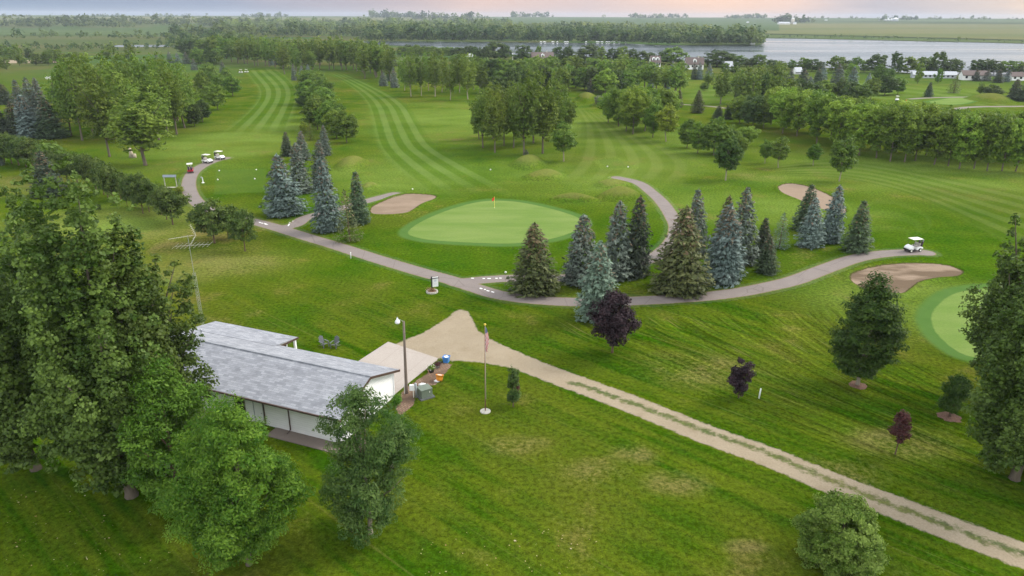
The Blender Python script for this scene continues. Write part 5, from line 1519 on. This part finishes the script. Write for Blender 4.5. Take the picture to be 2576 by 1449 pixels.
AP = ['apple0', 'apple1', 'apple2']
stand('apple_tree', AP, ['apple'], [(30, 412, 335, 34), (66, 420, 345, 34), (102, 420, 352, 30), (172, 463, 380, 36), (222, 470, 388, 34), (262, 490, 400, 30), (287, 512, 418, 30), (321, 522, 450, 16), (360, 537, 435, 34), (391, 524, 464, 28), (12, 408, 335, 34), (48, 416, 338, 36), (84, 424, 350, 34), (130, 440, 362, 32), (152, 452, 372, 34), (196, 462, 384, 34), (242, 476, 394, 34), (272, 498, 408, 32), (305, 505, 430, 28), (340, 522, 440, 30), (376, 534, 448, 28), (406, 540, 462, 30), (420, 552, 470, 30)], 'small fruit tree in the row at the left, {} from the left edge', 'small trees in the slanting row at the left', 'brown')
for k, bx, by, ty, hw, lb in [('apple1', 435, 565, 472, 48, 'light fruit tree of the slanting row, just left of the path'), ('apple2', 540, 612, 504, 58, 'large dark fruit tree at the near end of the slanting row'), ('apple0', 617, 632, 526, 38, 'last fruit tree of the slanting row, nearest the path'), ('apple1', 575, 600, 520, 40, 'fruit tree behind the two nearest ones of the row')]:
    tree('apple_tree', k, bx, by, ty, hw, 'apple', lb, 'tree', 'small trees in the slanting row at the left', 'brown')
for k, bx, by, ty, hw, lb in [('apple0', 250, 534, 513, 8, 'tiny round bush on the lawn left of the slanting row'), ('apple1', 9, 597, 583, 7, 'tiny bush at the left edge of the lawn'), ('apple2', 450, 486, 470, 16, 'low yellowish bush under the grey board')]:
    tree('shrub', k, bx, by, ty, hw, 'yellow' if bx == 450 else 'apple', lb, 'shrub')

PO = [f'poplar{i}' for i in range(6)]; RO = [f'round{i}' for i in range(6)]; MA = [f'maple{i}' for i in range(6)]; FP = [f'fpoplar{i}' for i in range(4)]; FR = [f'fround{i}' for i in range(4)]
tree('poplar_tree', 'poplar1', 366, 416, 220, 72, 'poplar_pale', 'light green front poplar of the left stand, with bare trunk', 'poplar', 'poplar stand left of the fairways')
stand('poplar_tree', PO, ['poplar', 'poplar', 'poplar_pale'], [(180, 342, 158, 34), (207, 353, 150, 38), (235, 340, 146, 38), (276, 394, 172, 46), (258, 322, 138, 40), (300, 325, 136, 40), (312, 352, 150, 44), (345, 342, 140, 44), (330, 312, 132, 36), (380, 330, 134, 40), (400, 352, 178, 44), (421, 330, 142, 40), (445, 338, 150, 40), (465, 322, 158, 34), (370, 305, 128, 36), (412, 306, 136, 36), (448, 305, 145, 34), (482, 312, 178, 26), (220, 312, 140, 36), (190, 312, 146, 30)],
      'tall poplar in the dense stand left of the fairways, {} from the left', 'poplar stand left of the fairways', cat='poplar')
stand('maple_tree', RO, ['dark', 'round'], [(510, 307, 252, 24), (490, 318, 262, 22)], 'dark round tree at the right foot of the poplar stand, {} from the left', None)
stand('maple_tree', RO, ['round', 'maple'], [(586, 242, 190, 24), (548, 276, 212, 24), (524, 262, 216, 20), (556, 232, 188, 20), (512, 244, 178, 18), (572, 216, 170, 15), (538, 222, 182, 20), (528, 212, 158, 20)], 'small round tree along the left fairway edge, {} from the left', 'small trees along the left fairway')
stand('spruce_tree', ['fspruce0', 'fspruce1'], ['bluegrey', 'blue'], [(562, 182, 154, 9), (428, 158, 128, 9), (448, 158, 133, 10), (470, 160, 130, 11), (395, 152, 133, 6), (332, 153, 128, 8), (490, 176, 148, 10)], 'grey-blue spruce behind the poplar stand, {} from the left', 'spruces behind the left poplar stand', 'brown', 'spruce')
stand('maple_tree', RO, ['round', 'maple', 'maple'], along([(870, 362, 284, 30), (838, 338, 258, 30), (800, 322, 238, 34), (818, 290, 226, 34), (785, 262, 205, 32), (825, 262, 205, 26), (800, 232, 182, 28), (772, 222, 174, 20), (790, 205, 172, 20)], 19, 10, 3, 4), 'round tree in the leafy strip between the two fairways, {} from the left', 'trees between the left and centre fairways')
for bx, by, ty, hw, f, lb in [(762, 266, 242, 19, 'dark', 'dark round tree on the left side of the leafy strip'), (766, 344, 306, 13, 'yellow', 'small yellowish tree at the near end of the leafy strip')]: tree('maple_tree', 'round2', bx, by, ty, hw, f, lb, group='trees between the left and centre fairways')
stand('spruce_tree', ['fspruce0', 'fspruce1'], ['bluegrey', 'blue'], [(740, 202, 160, 9), (760, 196, 164, 8), (776, 186, 162, 8), (684, 164, 140, 8), (699, 163, 139, 9)], 'blue spruce at the far end of the leafy strip, {} from the left', 'spruces at the far end of the leafy strip', 'brown', 'spruce')
stand('poplar_tree', PO, ['poplar'], [(1215, 372, 222, 30), (1245, 384, 212, 32), (1268, 366, 214, 30), (1292, 372, 208, 30), (1318, 390, 184, 40), (1342, 360, 200, 36), (1365, 386, 182, 40), (1398, 356, 186, 36), (1425, 335, 232, 24), (1205, 350, 240, 22), (1240, 350, 206, 30), (1300, 345, 204, 36)],
      'poplar in the middle clump behind the main green, {} from the left', 'poplar clump behind the main green', cat='poplar')

# far bands
stand('poplar_tree', FP, ['poplar', 'poplar', 'poplar_pale'], along([(585, 158, 98, 18), (650, 166, 96, 19), (720, 172, 97, 20), (800, 174, 95, 20), (880, 176, 98, 21), (930, 186, 103, 20), (985, 205, 112, 20)], 30, 4, 2, 5), 'tall poplar in the dark far band beyond the fairways, {} from the left', 'poplar band beyond the fairways', cat='poplar')
stand('poplar_tree', FP, ['poplar'], along([(600, 150, 94, 18), (700, 160, 94, 20), (800, 162, 92, 20), (900, 166, 96, 20), (980, 186, 106, 20)], 18, 5, 2, 5), 'poplar in the back line of the far band, {} from the left', 'back line of the far poplar band', cat='poplar')
stand('poplar_tree', FP, ['poplar_pale', 'poplar'], [(716, 187, 112, 20), (745, 180, 120, 17), (772, 178, 122, 14), (786, 178, 124, 14), (918, 198, 108, 22), (945, 196, 104, 22), (962, 190, 108, 20)], 'lighter poplar in front of the far band, {} from the left', 'front poplars of the far band', cat='poplar')
stand('poplar_tree', PO, ['poplar', 'poplar_pale'], [(1034, 243, 124, 22), (1060, 241, 131, 16), (1095, 243, 132, 19), (1133, 252, 146, 19), (1177, 251, 136, 22), (1207, 236, 146, 22), (1018, 228, 136, 16), (1112, 232, 128, 20), (1156, 232, 134, 20), (1078, 228, 130, 17), (1192, 226, 134, 18)], 'poplar on a bare trunk in the row behind the centre fairway, {} from the left', 'poplar row behind the centre fairway', 'pale', 'poplar')
stand('spruce_tree', ['fspruce0', 'fspruce1'], ['sdark', 'sgreen', 'bluegrey'], [(964, 216, 180, 13), (992, 220, 170, 13), (980, 204, 172, 10), (990, 166, 142, 11)], 'dark spruce left of the bare-trunk poplar row, {} from the left', 'spruces by the centre fairway', 'brown', 'spruce')
stand('maple_tree', FR, ['round', 'maple', 'dark'], along([(1235, 236, 188, 26), (1300, 232, 170, 26), (1370, 222, 166, 26), (1440, 225, 170, 24), (1515, 234, 174, 26), (1590, 228, 178, 24)], 22, 8, 5, 8), 'round tree in the mixed wood behind the middle poplars, {} from the left', 'mixed wood behind the middle poplars')
stand('maple_tree', FR, ['round', 'dark', 'maple'], along([(1225, 200, 146, 24), (1300, 196, 148, 24), (1380, 192, 146, 24), (1450, 190, 148, 24), (1540, 192, 150, 22), (1620, 192, 154, 22)], 22, 8, 5, 6), 'round tree in the back of the mixed wood, {} from the left', 'back of the mixed wood')
stand('poplar_tree', FP, ['poplar', 'poplar_pale'], along([(1330, 205, 144, 20), (1400, 200, 142, 22), (1540, 215, 138, 24), (1580, 218, 146, 26), (1640, 225, 158, 26), (1690, 232, 160, 26), (1712, 240, 168, 24)], 14, 6, 4, 6), 'poplar rising out of the mixed wood, {} from the left', 'poplars of the mixed wood', cat='poplar')
tree('maple_tree', 'round3', 1522, 238, 174, 27, 'maple_bright', 'bright rounded tree in front of the mixed wood')
stand('spruce_tree', ['fspruce0', 'fspruce1'], ['bluegrey', 'blue', 'sdark'], [(1484, 240, 196, 10), (1563, 230, 190, 15), (1637, 220, 194, 9), (1676, 224, 190, 10), (1500, 190, 158, 8), (1690, 190, 152, 10), (1745, 200, 160, 10), (1758, 200, 156, 11), (1782, 200, 160, 12), (1650, 190, 156, 9)], 'spruce tip showing in the mixed wood, {} from the left', 'spruces of the mixed wood', 'brown', 'spruce')
stand('maple_tree', MA, ['maple', 'maple', 'maple_bright'], [(1530, 308, 232, 28), (1556, 318, 222, 34), (1592, 338, 220, 38), (1622, 330, 218, 38), (1642, 346, 262, 26), (1665, 322, 222, 32), (1600, 308, 216, 34), (1575, 330, 226, 30), (1685, 305, 228, 24)], 'maple in the clump left of the yellow maple, {} from the left', 'maple clump by the yellow maple')
stand('maple_tree', MA, ['maple', 'maple_bright', 'maple'], [(1968, 336, 224, 38), (2004, 343, 228, 38), (2054, 363, 232, 44), (2106, 376, 250, 44), (2161, 391, 258, 46), (2204, 398, 266, 42), (2239, 406, 262, 44), (2275, 408, 272, 40), (2302, 404, 262, 42), (2350, 414, 276, 44), (2385, 418, 282, 40), (2413, 424, 286, 42), (2450, 424, 284, 40), (2483, 429, 286, 40), (2520, 430, 296, 40), (2555, 431, 300, 40), (2590, 434, 300, 40)],
      'maple in the front of the long right row, {} from the left', 'front of the long maple row at the right')
stand('maple_tree', MA, ['maple', 'maple_bright', 'round'], along([(1940, 312, 224, 34), (2010, 326, 222, 38), (2090, 345, 238, 40), (2170, 366, 250, 42), (2250, 378, 258, 42), (2330, 388, 264, 42), (2420, 398, 276, 42), (2520, 404, 284, 42), (2590, 408, 288, 42)], 17, 6, 3, 4), 'maple in the back of the long right row, {} from the left', 'back of the long maple row at the right')
stand('maple_tree', RO, ['dark', 'round'], [(1860, 310, 240, 30), (1893, 320, 240, 34), (1920, 322, 246, 28), (1840, 300, 262, 18)], 'dark round tree at the left end of the long right row, {} from the left', 'dark trees at the left end of the long row')
# beyond the row
stand('maple_tree', FR, ['round', 'dark'], along([(1870, 262, 182, 24), (1920, 258, 190, 22), (1975, 262, 196, 22), (2030, 258, 205, 22), (2085, 250, 206, 22), (2130, 255, 200, 20)], 13, 8, 4, 6), 'round tree behind the long maple row, {} from the left', 'trees behind the long maple row')
stand('maple_tree', RO, ['round', 'dark'], [(2225, 240, 190, 26), (2165, 255, 210, 26), (2190, 250, 196, 20), (2258, 238, 194, 18), (2150, 252, 222, 20)], 'grey-green round tree left of the far green, {} from the left', 'trees left of the far green')
stand('poplar_tree', FP, ['poplar'], along([(1850, 245, 168, 24), (1890, 232, 165, 22), (1930, 228, 160, 20), (1960, 222, 156, 18)], 8, 5, 3, 4), 'poplar between the lawn and the long maple row, {} from the left', 'poplars behind the long maple row', cat='poplar')
stand('spruce_tree', ['fspruce0', 'fspruce1'], ['sgreen', 'bluegrey', 'sdark', 'blue'], [(1963, 205, 170, 14), (1988, 205, 172, 11), (2019, 213, 170, 19), (2038, 212, 192, 9), (2056, 208, 168, 14), (2107, 208, 160, 18), (2144, 210, 168, 15), (2182, 221, 183, 11), (2454, 204, 172, 11), (2481, 204, 175, 12), (2510, 208, 172, 13), (2532, 206, 174, 11), (2564, 200, 166, 13), (2068, 200, 160, 12)],
      'spruce on the far lawn near the lake, {} from the left', 'spruces on the far lawn', 'brown', 'spruce')
stand('maple_tree', FR, ['poplar_pale', 'ash'], [(2308, 211, 158, 11), (2359, 210, 172, 10), (2210, 200, 162, 18), (2235, 205, 172, 14), (2140, 200, 160, 16)], 'pale young tree on the far lawn, {} from the left', 'young trees on the far lawn')
stand('oak_tree', FR, ['dark', 'dark', 'round'], [(1313, 158, 113, 25), (1355, 150, 115, 9), (1402, 156, 117, 16), (1430, 156, 116, 18), (1475, 160, 110, 30), (1512, 156, 117, 16), (1540, 158, 120, 16), (1565, 158, 116, 18), (1592, 158, 122, 16), (1615, 160, 128, 20), (1638, 158, 132, 14), (1693, 162, 118, 33), (1668, 160, 128, 16), (1803, 168, 126, 42), (1838, 164, 134, 20), (1860, 166, 139, 20), (1885, 168, 146, 16), (1908, 168, 137, 22), (1245, 150, 106, 30), (1270, 150, 112, 18), (1222, 152, 116, 14)],
      'rounded tree on the near lake shore, {} from the left of the shore line', 'trees on the near lake shore')
stand('oak_tree', FR, ['dark', 'round', 'ash', 'dark'], [(1940, 174, 150, 18), (1965, 176, 152, 16), (1990, 174, 150, 12), (2018, 178, 145, 20), (2042, 180, 148, 18), (2060, 180, 154, 14), (2102, 183, 141, 25), (2120, 182, 150, 14), (2147, 182, 142, 18), (2175, 182, 150, 14), (2204, 184, 136, 26), (2252, 186, 129, 16), (2282, 184, 143, 24), (2318, 184, 144, 22), (2357, 186, 129, 20), (2340, 184, 142, 14), (2385, 186, 146, 20), (2405, 186, 150, 16), (2455, 184, 149, 20), (2478, 184, 148, 22), (2500, 186, 150, 20), (2532, 186, 152, 22), (2560, 186, 154, 20), (2585, 188, 152, 20)],
      'rounded tree on the lake shore at the right, {} from the left', 'trees on the right lake shore')
stand('maple_tree', FR, ['dark', 'round'], along([(1010, 140, 112, 18), (1060, 138, 114, 18), (1120, 140, 116, 18), (1180, 146, 118, 18), (1215, 150, 122, 16)], 16, 6, 3, 4), 'dark tree along the left lake shore, {} from the left', 'trees along the left lake shore')
stand('maple_tree', FR, ['round', 'maple', 'dark'], [(1165, 166, 139, 16), (1182, 168, 143, 17), (1200, 166, 140, 16), (1148, 164, 136, 16), (1824, 186, 158, 12), (1846, 186, 160, 12), (1500, 178, 156, 14), (1545, 180, 158, 14), (1640, 178, 155, 12), (1720, 180, 158, 12), (1380, 168, 144, 16), (1340, 168, 144, 14)], 'round tree partly hiding a lakeside house, {} from the left', 'trees in front of the lakeside houses')
stand('maple_tree', FR, ['round', 'dark', 'poplar'], [(4, 172, 145, 9), (17, 176, 144, 11), (28, 150, 118, 18), (50, 166, 110, 13), (12, 145, 112, 14), (75, 150, 122, 12), (92, 165, 133, 14), (108, 160, 136, 13), (122, 164, 130, 14), (138, 158, 122, 18), (152, 160, 124, 14), (64, 160, 146, 8), (200, 168, 130, 16), (178, 160, 132, 16)], 'round tree on the far left lawn, {} from the left edge', 'trees on the far left lawn')
stand('poplar_tree', FP, ['poplar_pale', 'poplar'], [(282, 146, 104, 16), (333, 150, 108, 13), (272, 148, 122, 14), (320, 150, 130, 14)], 'tall tree in front of the far pond, {} from the left', 'trees by the far pond', cat='poplar')
stand('maple_tree', FR, ['round', 'dark'], along([(470, 138, 98, 20), (520, 142, 96, 22), (570, 145, 92, 22), (600, 140, 96, 18), (480, 150, 120, 18), (520, 165, 126, 20), (545, 160, 118, 18)], 20, 8, 3, 6), 'dark green tree in the thicket left of the far poplar band, {} from the left', 'thicket left of the far poplar band')


# ------------------------------------------------------------------ far woods: masses nobody could count
def woods(name, label, front, back, n, hm, fol, seed, leafk=.20, quads=70):
    rng = np.random.default_rng(seed); P = []; N = []; T = []; S = []
    fr, bk = np.array(front, float), np.array(back, float)
    xs = rng.uniform(fr[0, 0], fr[-1, 0], n); v = rng.uniform(0, 1, n) ** 1.0
    for x, q in zip(xs, v):
        y0 = np.interp(x, fr[:, 0], fr[:, 1]); y1 = np.interp(x, bk[:, 0], bk[:, 1])
        d0, d1 = np.linalg.norm(GT(x, y0)[:2]), np.linalg.norm(GT(x, y1)[:2]); d = d0 + (d1 - d0) * q
        g = GT(x, y0); g = g[:2] / np.linalg.norm(g[:2]) * d; z = rise(d)
        h = hm * float(np.clip(rng.lognormal(-.08, .30), .45, 1.7)); r = h * rng.uniform(.36, .55); k = quads
        e = rng.normal(0, 1, (k, 3)); e /= np.linalg.norm(e, axis=1, keepdims=True); e[:, 2] = np.where(e[:, 2] < -.4, -e[:, 2], e[:, 2])
        rr = rng.uniform(.7, 1.05, (k, 1)) * (1 + .2 * np.sin(e[:, :1] * 5 + x) + .15 * np.sin(e[:, 1:2] * 6))
        P.append(np.array([g[0], g[1], z + h * .5]) + e * rr * np.array([r, r, h * .5])); N.append(e + np.array([0, 0, .5]))
        T.append(np.clip(rng.beta(.7, .9) + rng.normal(0, .12, k), 0, 1)); S.append(np.full(k, h * leafk))
    P, N, T, S = map(np.concatenate, (P, N, T, S))
    V, F = leaf_quads(rng, P, N, S, .8, .5)
    o = link(name, mesh(name, V, F, FOL[fol], False, {'tint': ('FACE', T)})); tag(o, label, 'woods', kind='stuff')


woods('woods', 'dense woods on the point across the lake', [(925, 105), (1288, 106.5), (1575, 110.5), (1663, 114.5), (1915, 115)], [(925, 88), (1288, 84), (1500, 80), (1700, 84), (1915, 105)], 900, 12.5, 'woods', 1, .17, 90)
woods('woods', 'dark shoreline trees of the wooded point', [(905, 105.6), (1288, 107.2), (1575, 111.2), (1663, 115.2), (1917, 115.6)], [(905, 104.4), (1288, 105.6), (1575, 109.4), (1663, 113.2), (1917, 112)], 330, 12, 'woods', 41, .16, 110)
woods('woods', 'pale woods spreading behind the wooded point', [(900, 90), (1288, 86), (1500, 82), (1720, 86), (1800, 96)], [(900, 80), (1288, 70), (1500, 68), (1720, 72), (1800, 92)], 480, 12, 'woods_pale', 2, .2, 60)
woods('woods', 'dark woods line in the centre distance', [(440, 100), (640, 96), (925, 97), (1288, 92)], [(440, 92), (640, 88), (925, 88), (1288, 82)], 330, 13, 'woods', 3, .2, 70)
woods('woods', 'pale distant woods across the centre', [(560, 76), (800, 77), (1288, 77)], [(560, 66), (800, 66), (1288, 66)], 420, 15, 'woods_pale', 4, .24, 45)
woods('woods', 'hazy woods across the left distance', [(-60, 71), (340, 73), (345, 66), (660, 73)], [(-60, 64), (300, 62), (345, 60), (660, 63)], 430, 17, 'woods', 5, .24, 45)
woods('woods', 'hazy woods line at middle distance', [(620, 72), (900, 70), (1288, 68)], [(620, 62), (900, 60), (1288, 58)], 300, 15, 'woods', 6, .26, 40)
woods('bushes', 'scattered marsh bushes on the left meadow', [(300, 100), (640, 108)], [(300, 94), (640, 92)], 70, 5, 'woods', 7, .3, 30)
woods('trees', 'thin broken tree lines on the left meadows', [(-60, 99), (420, 101)], [(-60, 92), (420, 94)], 45, 8, 'woods', 51, .22, 50)
woods('bushes', 'rough scrub along the edge of the left meadow', [(-60, 131), (260, 129), (440, 127)], [(-60, 121), (260, 121), (440, 120)], 80, 5, 'woods', 52, .24, 50)
woods('bushes', 'low bushes on the far right shore', [(1925, 97), (2130, 98), (2600, 110)], [(1925, 92), (2130, 93), (2600, 108)], 70, 3.5, 'woods', 8, .3, 30)
woods('woods', 'sloping tree line right of the far poplar band', [(430, 118), (560, 126), (640, 120)], [(430, 104), (560, 104), (640, 104)], 120, 9, 'woods', 21, .2, 60)
for i, (x0, x1, yb, yt, n, lb) in enumerate([(228, 300, 43.6, 35.5, 26, 'tree clump on the left horizon'), (-40, 130, 43, 37.5, 30, 'faint tree line at the left end of the horizon'), (370, 480, 43.2, 36.5, 26, 'faint tree line right of the left horizon clump'), (610, 728, 45, 35.5, 36, 'low tree line left of the pink sky'), (935, 1042, 47, 32, 60, 'tall hilltop wood under the pink sky'), (1040, 1190, 51, 36.5, 60, 'hilltop wood right of the tallest one'), (1195, 1230, 48, 38, 10, 'small wood right of the hilltop woods'), (1288, 1392, 45.5, 34.5, 46, 'tree clump at the centre horizon'), (1578, 1732, 47.5, 37.5, 50, 'rounded wood on the horizon right of centre'), (1825, 1926, 48.5, 38.5, 46, 'dark wood on the horizon left of the silo'), (1945, 2052, 60, 45, 50, 'dark farm grove round the silo'), (2010, 2180, 48.5, 43, 30, 'thin tree line right of the silo'), (2205, 2305, 52.5, 42, 40, 'grove behind the grain bins'), (2330, 2600, 51, 43.5, 50, 'tree line at the right end of the horizon'), (1517, 1522, 47, 38, 2, 'lone tree on the centre horizon')]):
    xm = (x0 + x1) / 2; b = GT(xm, yb); woods('woods', lb, [(x0, yb), (x1, yb)], [(x0, yb - .4), (x1, yb - .4)], n, height_to(b, yt) * .95, 'woods', 30 + i, .26, 40)

# fallen leaves on the shaded lawn
rng = np.random.default_rng(77); n = 170
pts = np.array([G(x, y) for x, y in zip(np.concatenate([rng.uniform(0, 560, 110), rng.uniform(1050, 1500, 60)]), np.concatenate([rng.uniform(1230, 1449, 110), rng.uniform(1330, 1449, 60)]))]) + np.array([0, 0, .03])
V, F = leaf_quads(rng, pts, np.tile([0, 0, 1.], (n, 1)), .095, .7, .3)
tag(link('fallen_leaves', mesh('fallen_leaves', V, F, m_foliage('dry_leaves', (.20, .13, .05), (.42, .38, .24), .1), False, {'tint': ('FACE', rng.uniform(0, 1, n))})), 'fallen leaves scattered on the shaded lawn', 'leaves', kind='stuff')
print('TREES', N_TREES)

# ------------------------------------------------------------------ air
SUN_EL, SUN_AZ = math.radians(38), math.radians(68)     # azimuth measured from straight ahead towards the right
m, nt = newmat('thin_haze'); b = NB(nt); pv = b.n('ShaderNodeVolumePrincipled')
pv.inputs['Color'].default_value = (.68, .76, .86, 1); pv.inputs['Density'].default_value = .0001; pv.inputs['Anisotropy'].default_value = 0.0
o = b.n('ShaderNodeOutputMaterial'); nt.links.new(pv.outputs[0], o.inputs['Volume'])
hz = MB().box((0, 0, 32), (19000, 19000, 68)).build('haze', m); tag(hz, 'thin bluish haze over the plain', 'haze', kind='stuff')

# sky
w = bpy.data.worlds.new('World'); SC.world = w; w.use_nodes = True; nt = w.node_tree; nt.nodes.clear(); b = NB(nt)
sky = b.n('ShaderNodeTexSky', sky_type='NISHITA'); sky.sun_disc = False; sky.sun_elevation = SUN_EL; sky.sun_rotation = SUN_AZ; sky.altitude = 350; sky.dust_density = 2.0
tc = b.n('ShaderNodeTexCoord').outputs['Generated']; sp = b.n('ShaderNodeSeparateXYZ'); nt.links.new(tc, sp.inputs[0])
az = b.math('ARCTAN2', sp.outputs[0], sp.outputs[1])
cl = b.noise(b.mapping(tc, scale=(3, 3, 26)), 1.0, 4, .55)
azn = b.math('ADD', az, b.math('MULTIPLY', b.math('SUBTRACT', cl, .5), .22))
cr = b.n('ShaderNodeValToRGB'); nt.links.new(b.remap(azn, -math.pi, math.pi), cr.inputs[0])
def px2f(px): return (math.atan((px - 1288) / FPX / math.cos(PITCH) * 1.0) + math.pi) / (2 * math.pi)
stops = [(0.0, (.62, .64, .68)), (px2f(-500), (0.129, 0.182, 0.269)), (px2f(100), (0.126, 0.182, 0.278)), (px2f(700), (0.172, 0.206, 0.297)), (px2f(960), (0.269, 0.243, 0.289)), (px2f(1180), (0.476, 0.336, 0.302)), (px2f(1450), (0.426, 0.328, 0.325)), (px2f(1700), (0.586, 0.388, 0.302)), (px2f(1880), (0.530, 0.372, 0.321)), (px2f(2130), (0.268, 0.257, 0.311)), (px2f(2330), (0.393, 0.321, 0.302)), (px2f(2500), (0.644, 0.442, 0.277)), (px2f(2900), (0.765, 0.535, 0.314)), (px2f(3600), (0.525, 0.476, 0.434)), (1.0, (.62, .64, .68))]
el = cr.color_ramp.elements
while len(el) < len(stops): el.new(.5)
for e_, (p_, c_) in zip(el, sorted(stops)): e_.position = p_; e_.color = (*c_, 1)
nz = b.noise(b.mapping(tc, scale=(1.2, 1.2, 3.5)), 1.6, 5, .55)
deck = b.mix(b.smooth(nz, .35, .65), (.37, .395, .44), (.54, .565, .60))
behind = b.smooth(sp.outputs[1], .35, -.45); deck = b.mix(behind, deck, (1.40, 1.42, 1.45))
up = b.smooth(b.math('ADD', sp.outputs[2], b.math('MULTIPLY', b.math('SUBTRACT', cl, .5), .02)), .016, .075)
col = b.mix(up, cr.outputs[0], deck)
# brighter, thinner cloud towards the zenith
zen = b.smooth(sp.outputs[2], .15, .9); col = b.mix(zen, col, (.90, .93, .98))
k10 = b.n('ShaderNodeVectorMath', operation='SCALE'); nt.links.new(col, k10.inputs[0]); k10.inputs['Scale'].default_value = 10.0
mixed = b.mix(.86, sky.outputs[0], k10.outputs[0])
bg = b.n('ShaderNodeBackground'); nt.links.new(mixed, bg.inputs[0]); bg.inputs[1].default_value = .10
o = b.n('ShaderNodeOutputWorld'); nt.links.new(bg.outputs[0], o.inputs[0])

ld = bpy.data.lights.new('sun', 'SUN'); ld.energy = 2.1; ld.angle = math.radians(24); ld.color = (1, .93, .84)
lo = bpy.data.objects.new('sun', ld); C.objects.link(lo)
sd = Vector((math.sin(SUN_AZ) * math.cos(SUN_EL), math.cos(SUN_AZ) * math.cos(SUN_EL), math.sin(SUN_EL)))
lo.rotation_euler = sd.to_track_quat('Z', 'Y').to_euler(); lo.location = (60, 40, 80)

cd = bpy.data.cameras.new('camera'); co = bpy.data.objects.new('camera', cd); C.objects.link(co); SC.camera = co
cd.sensor_width = 36; cd.lens = 36 * FPX / 2576; cd.clip_start = .5; cd.clip_end = 30000
R3 = Matrix((tuple(RGT), tuple(UPV), tuple(-FWD))).transposed()
co.matrix_world = Matrix.Translation(Vector(CAM)) @ R3.to_4x4()

SC.view_settings.view_transform = 'Standard'; SC.view_settings.look = 'None'; SC.view_settings.gamma = 1; SC.view_settings.exposure = .88
cy = SC.cycles; cy.use_denoising = True; cy.max_bounces = 5; cy.diffuse_bounces = 3; cy.glossy_bounces = 2; cy.transmission_bounces = 3; cy.transparent_max_bounces = 4; cy.volume_bounces = 0
cy.use_adaptive_sampling = True; cy.adaptive_threshold = .02; cy.sample_clamp_indirect = 4
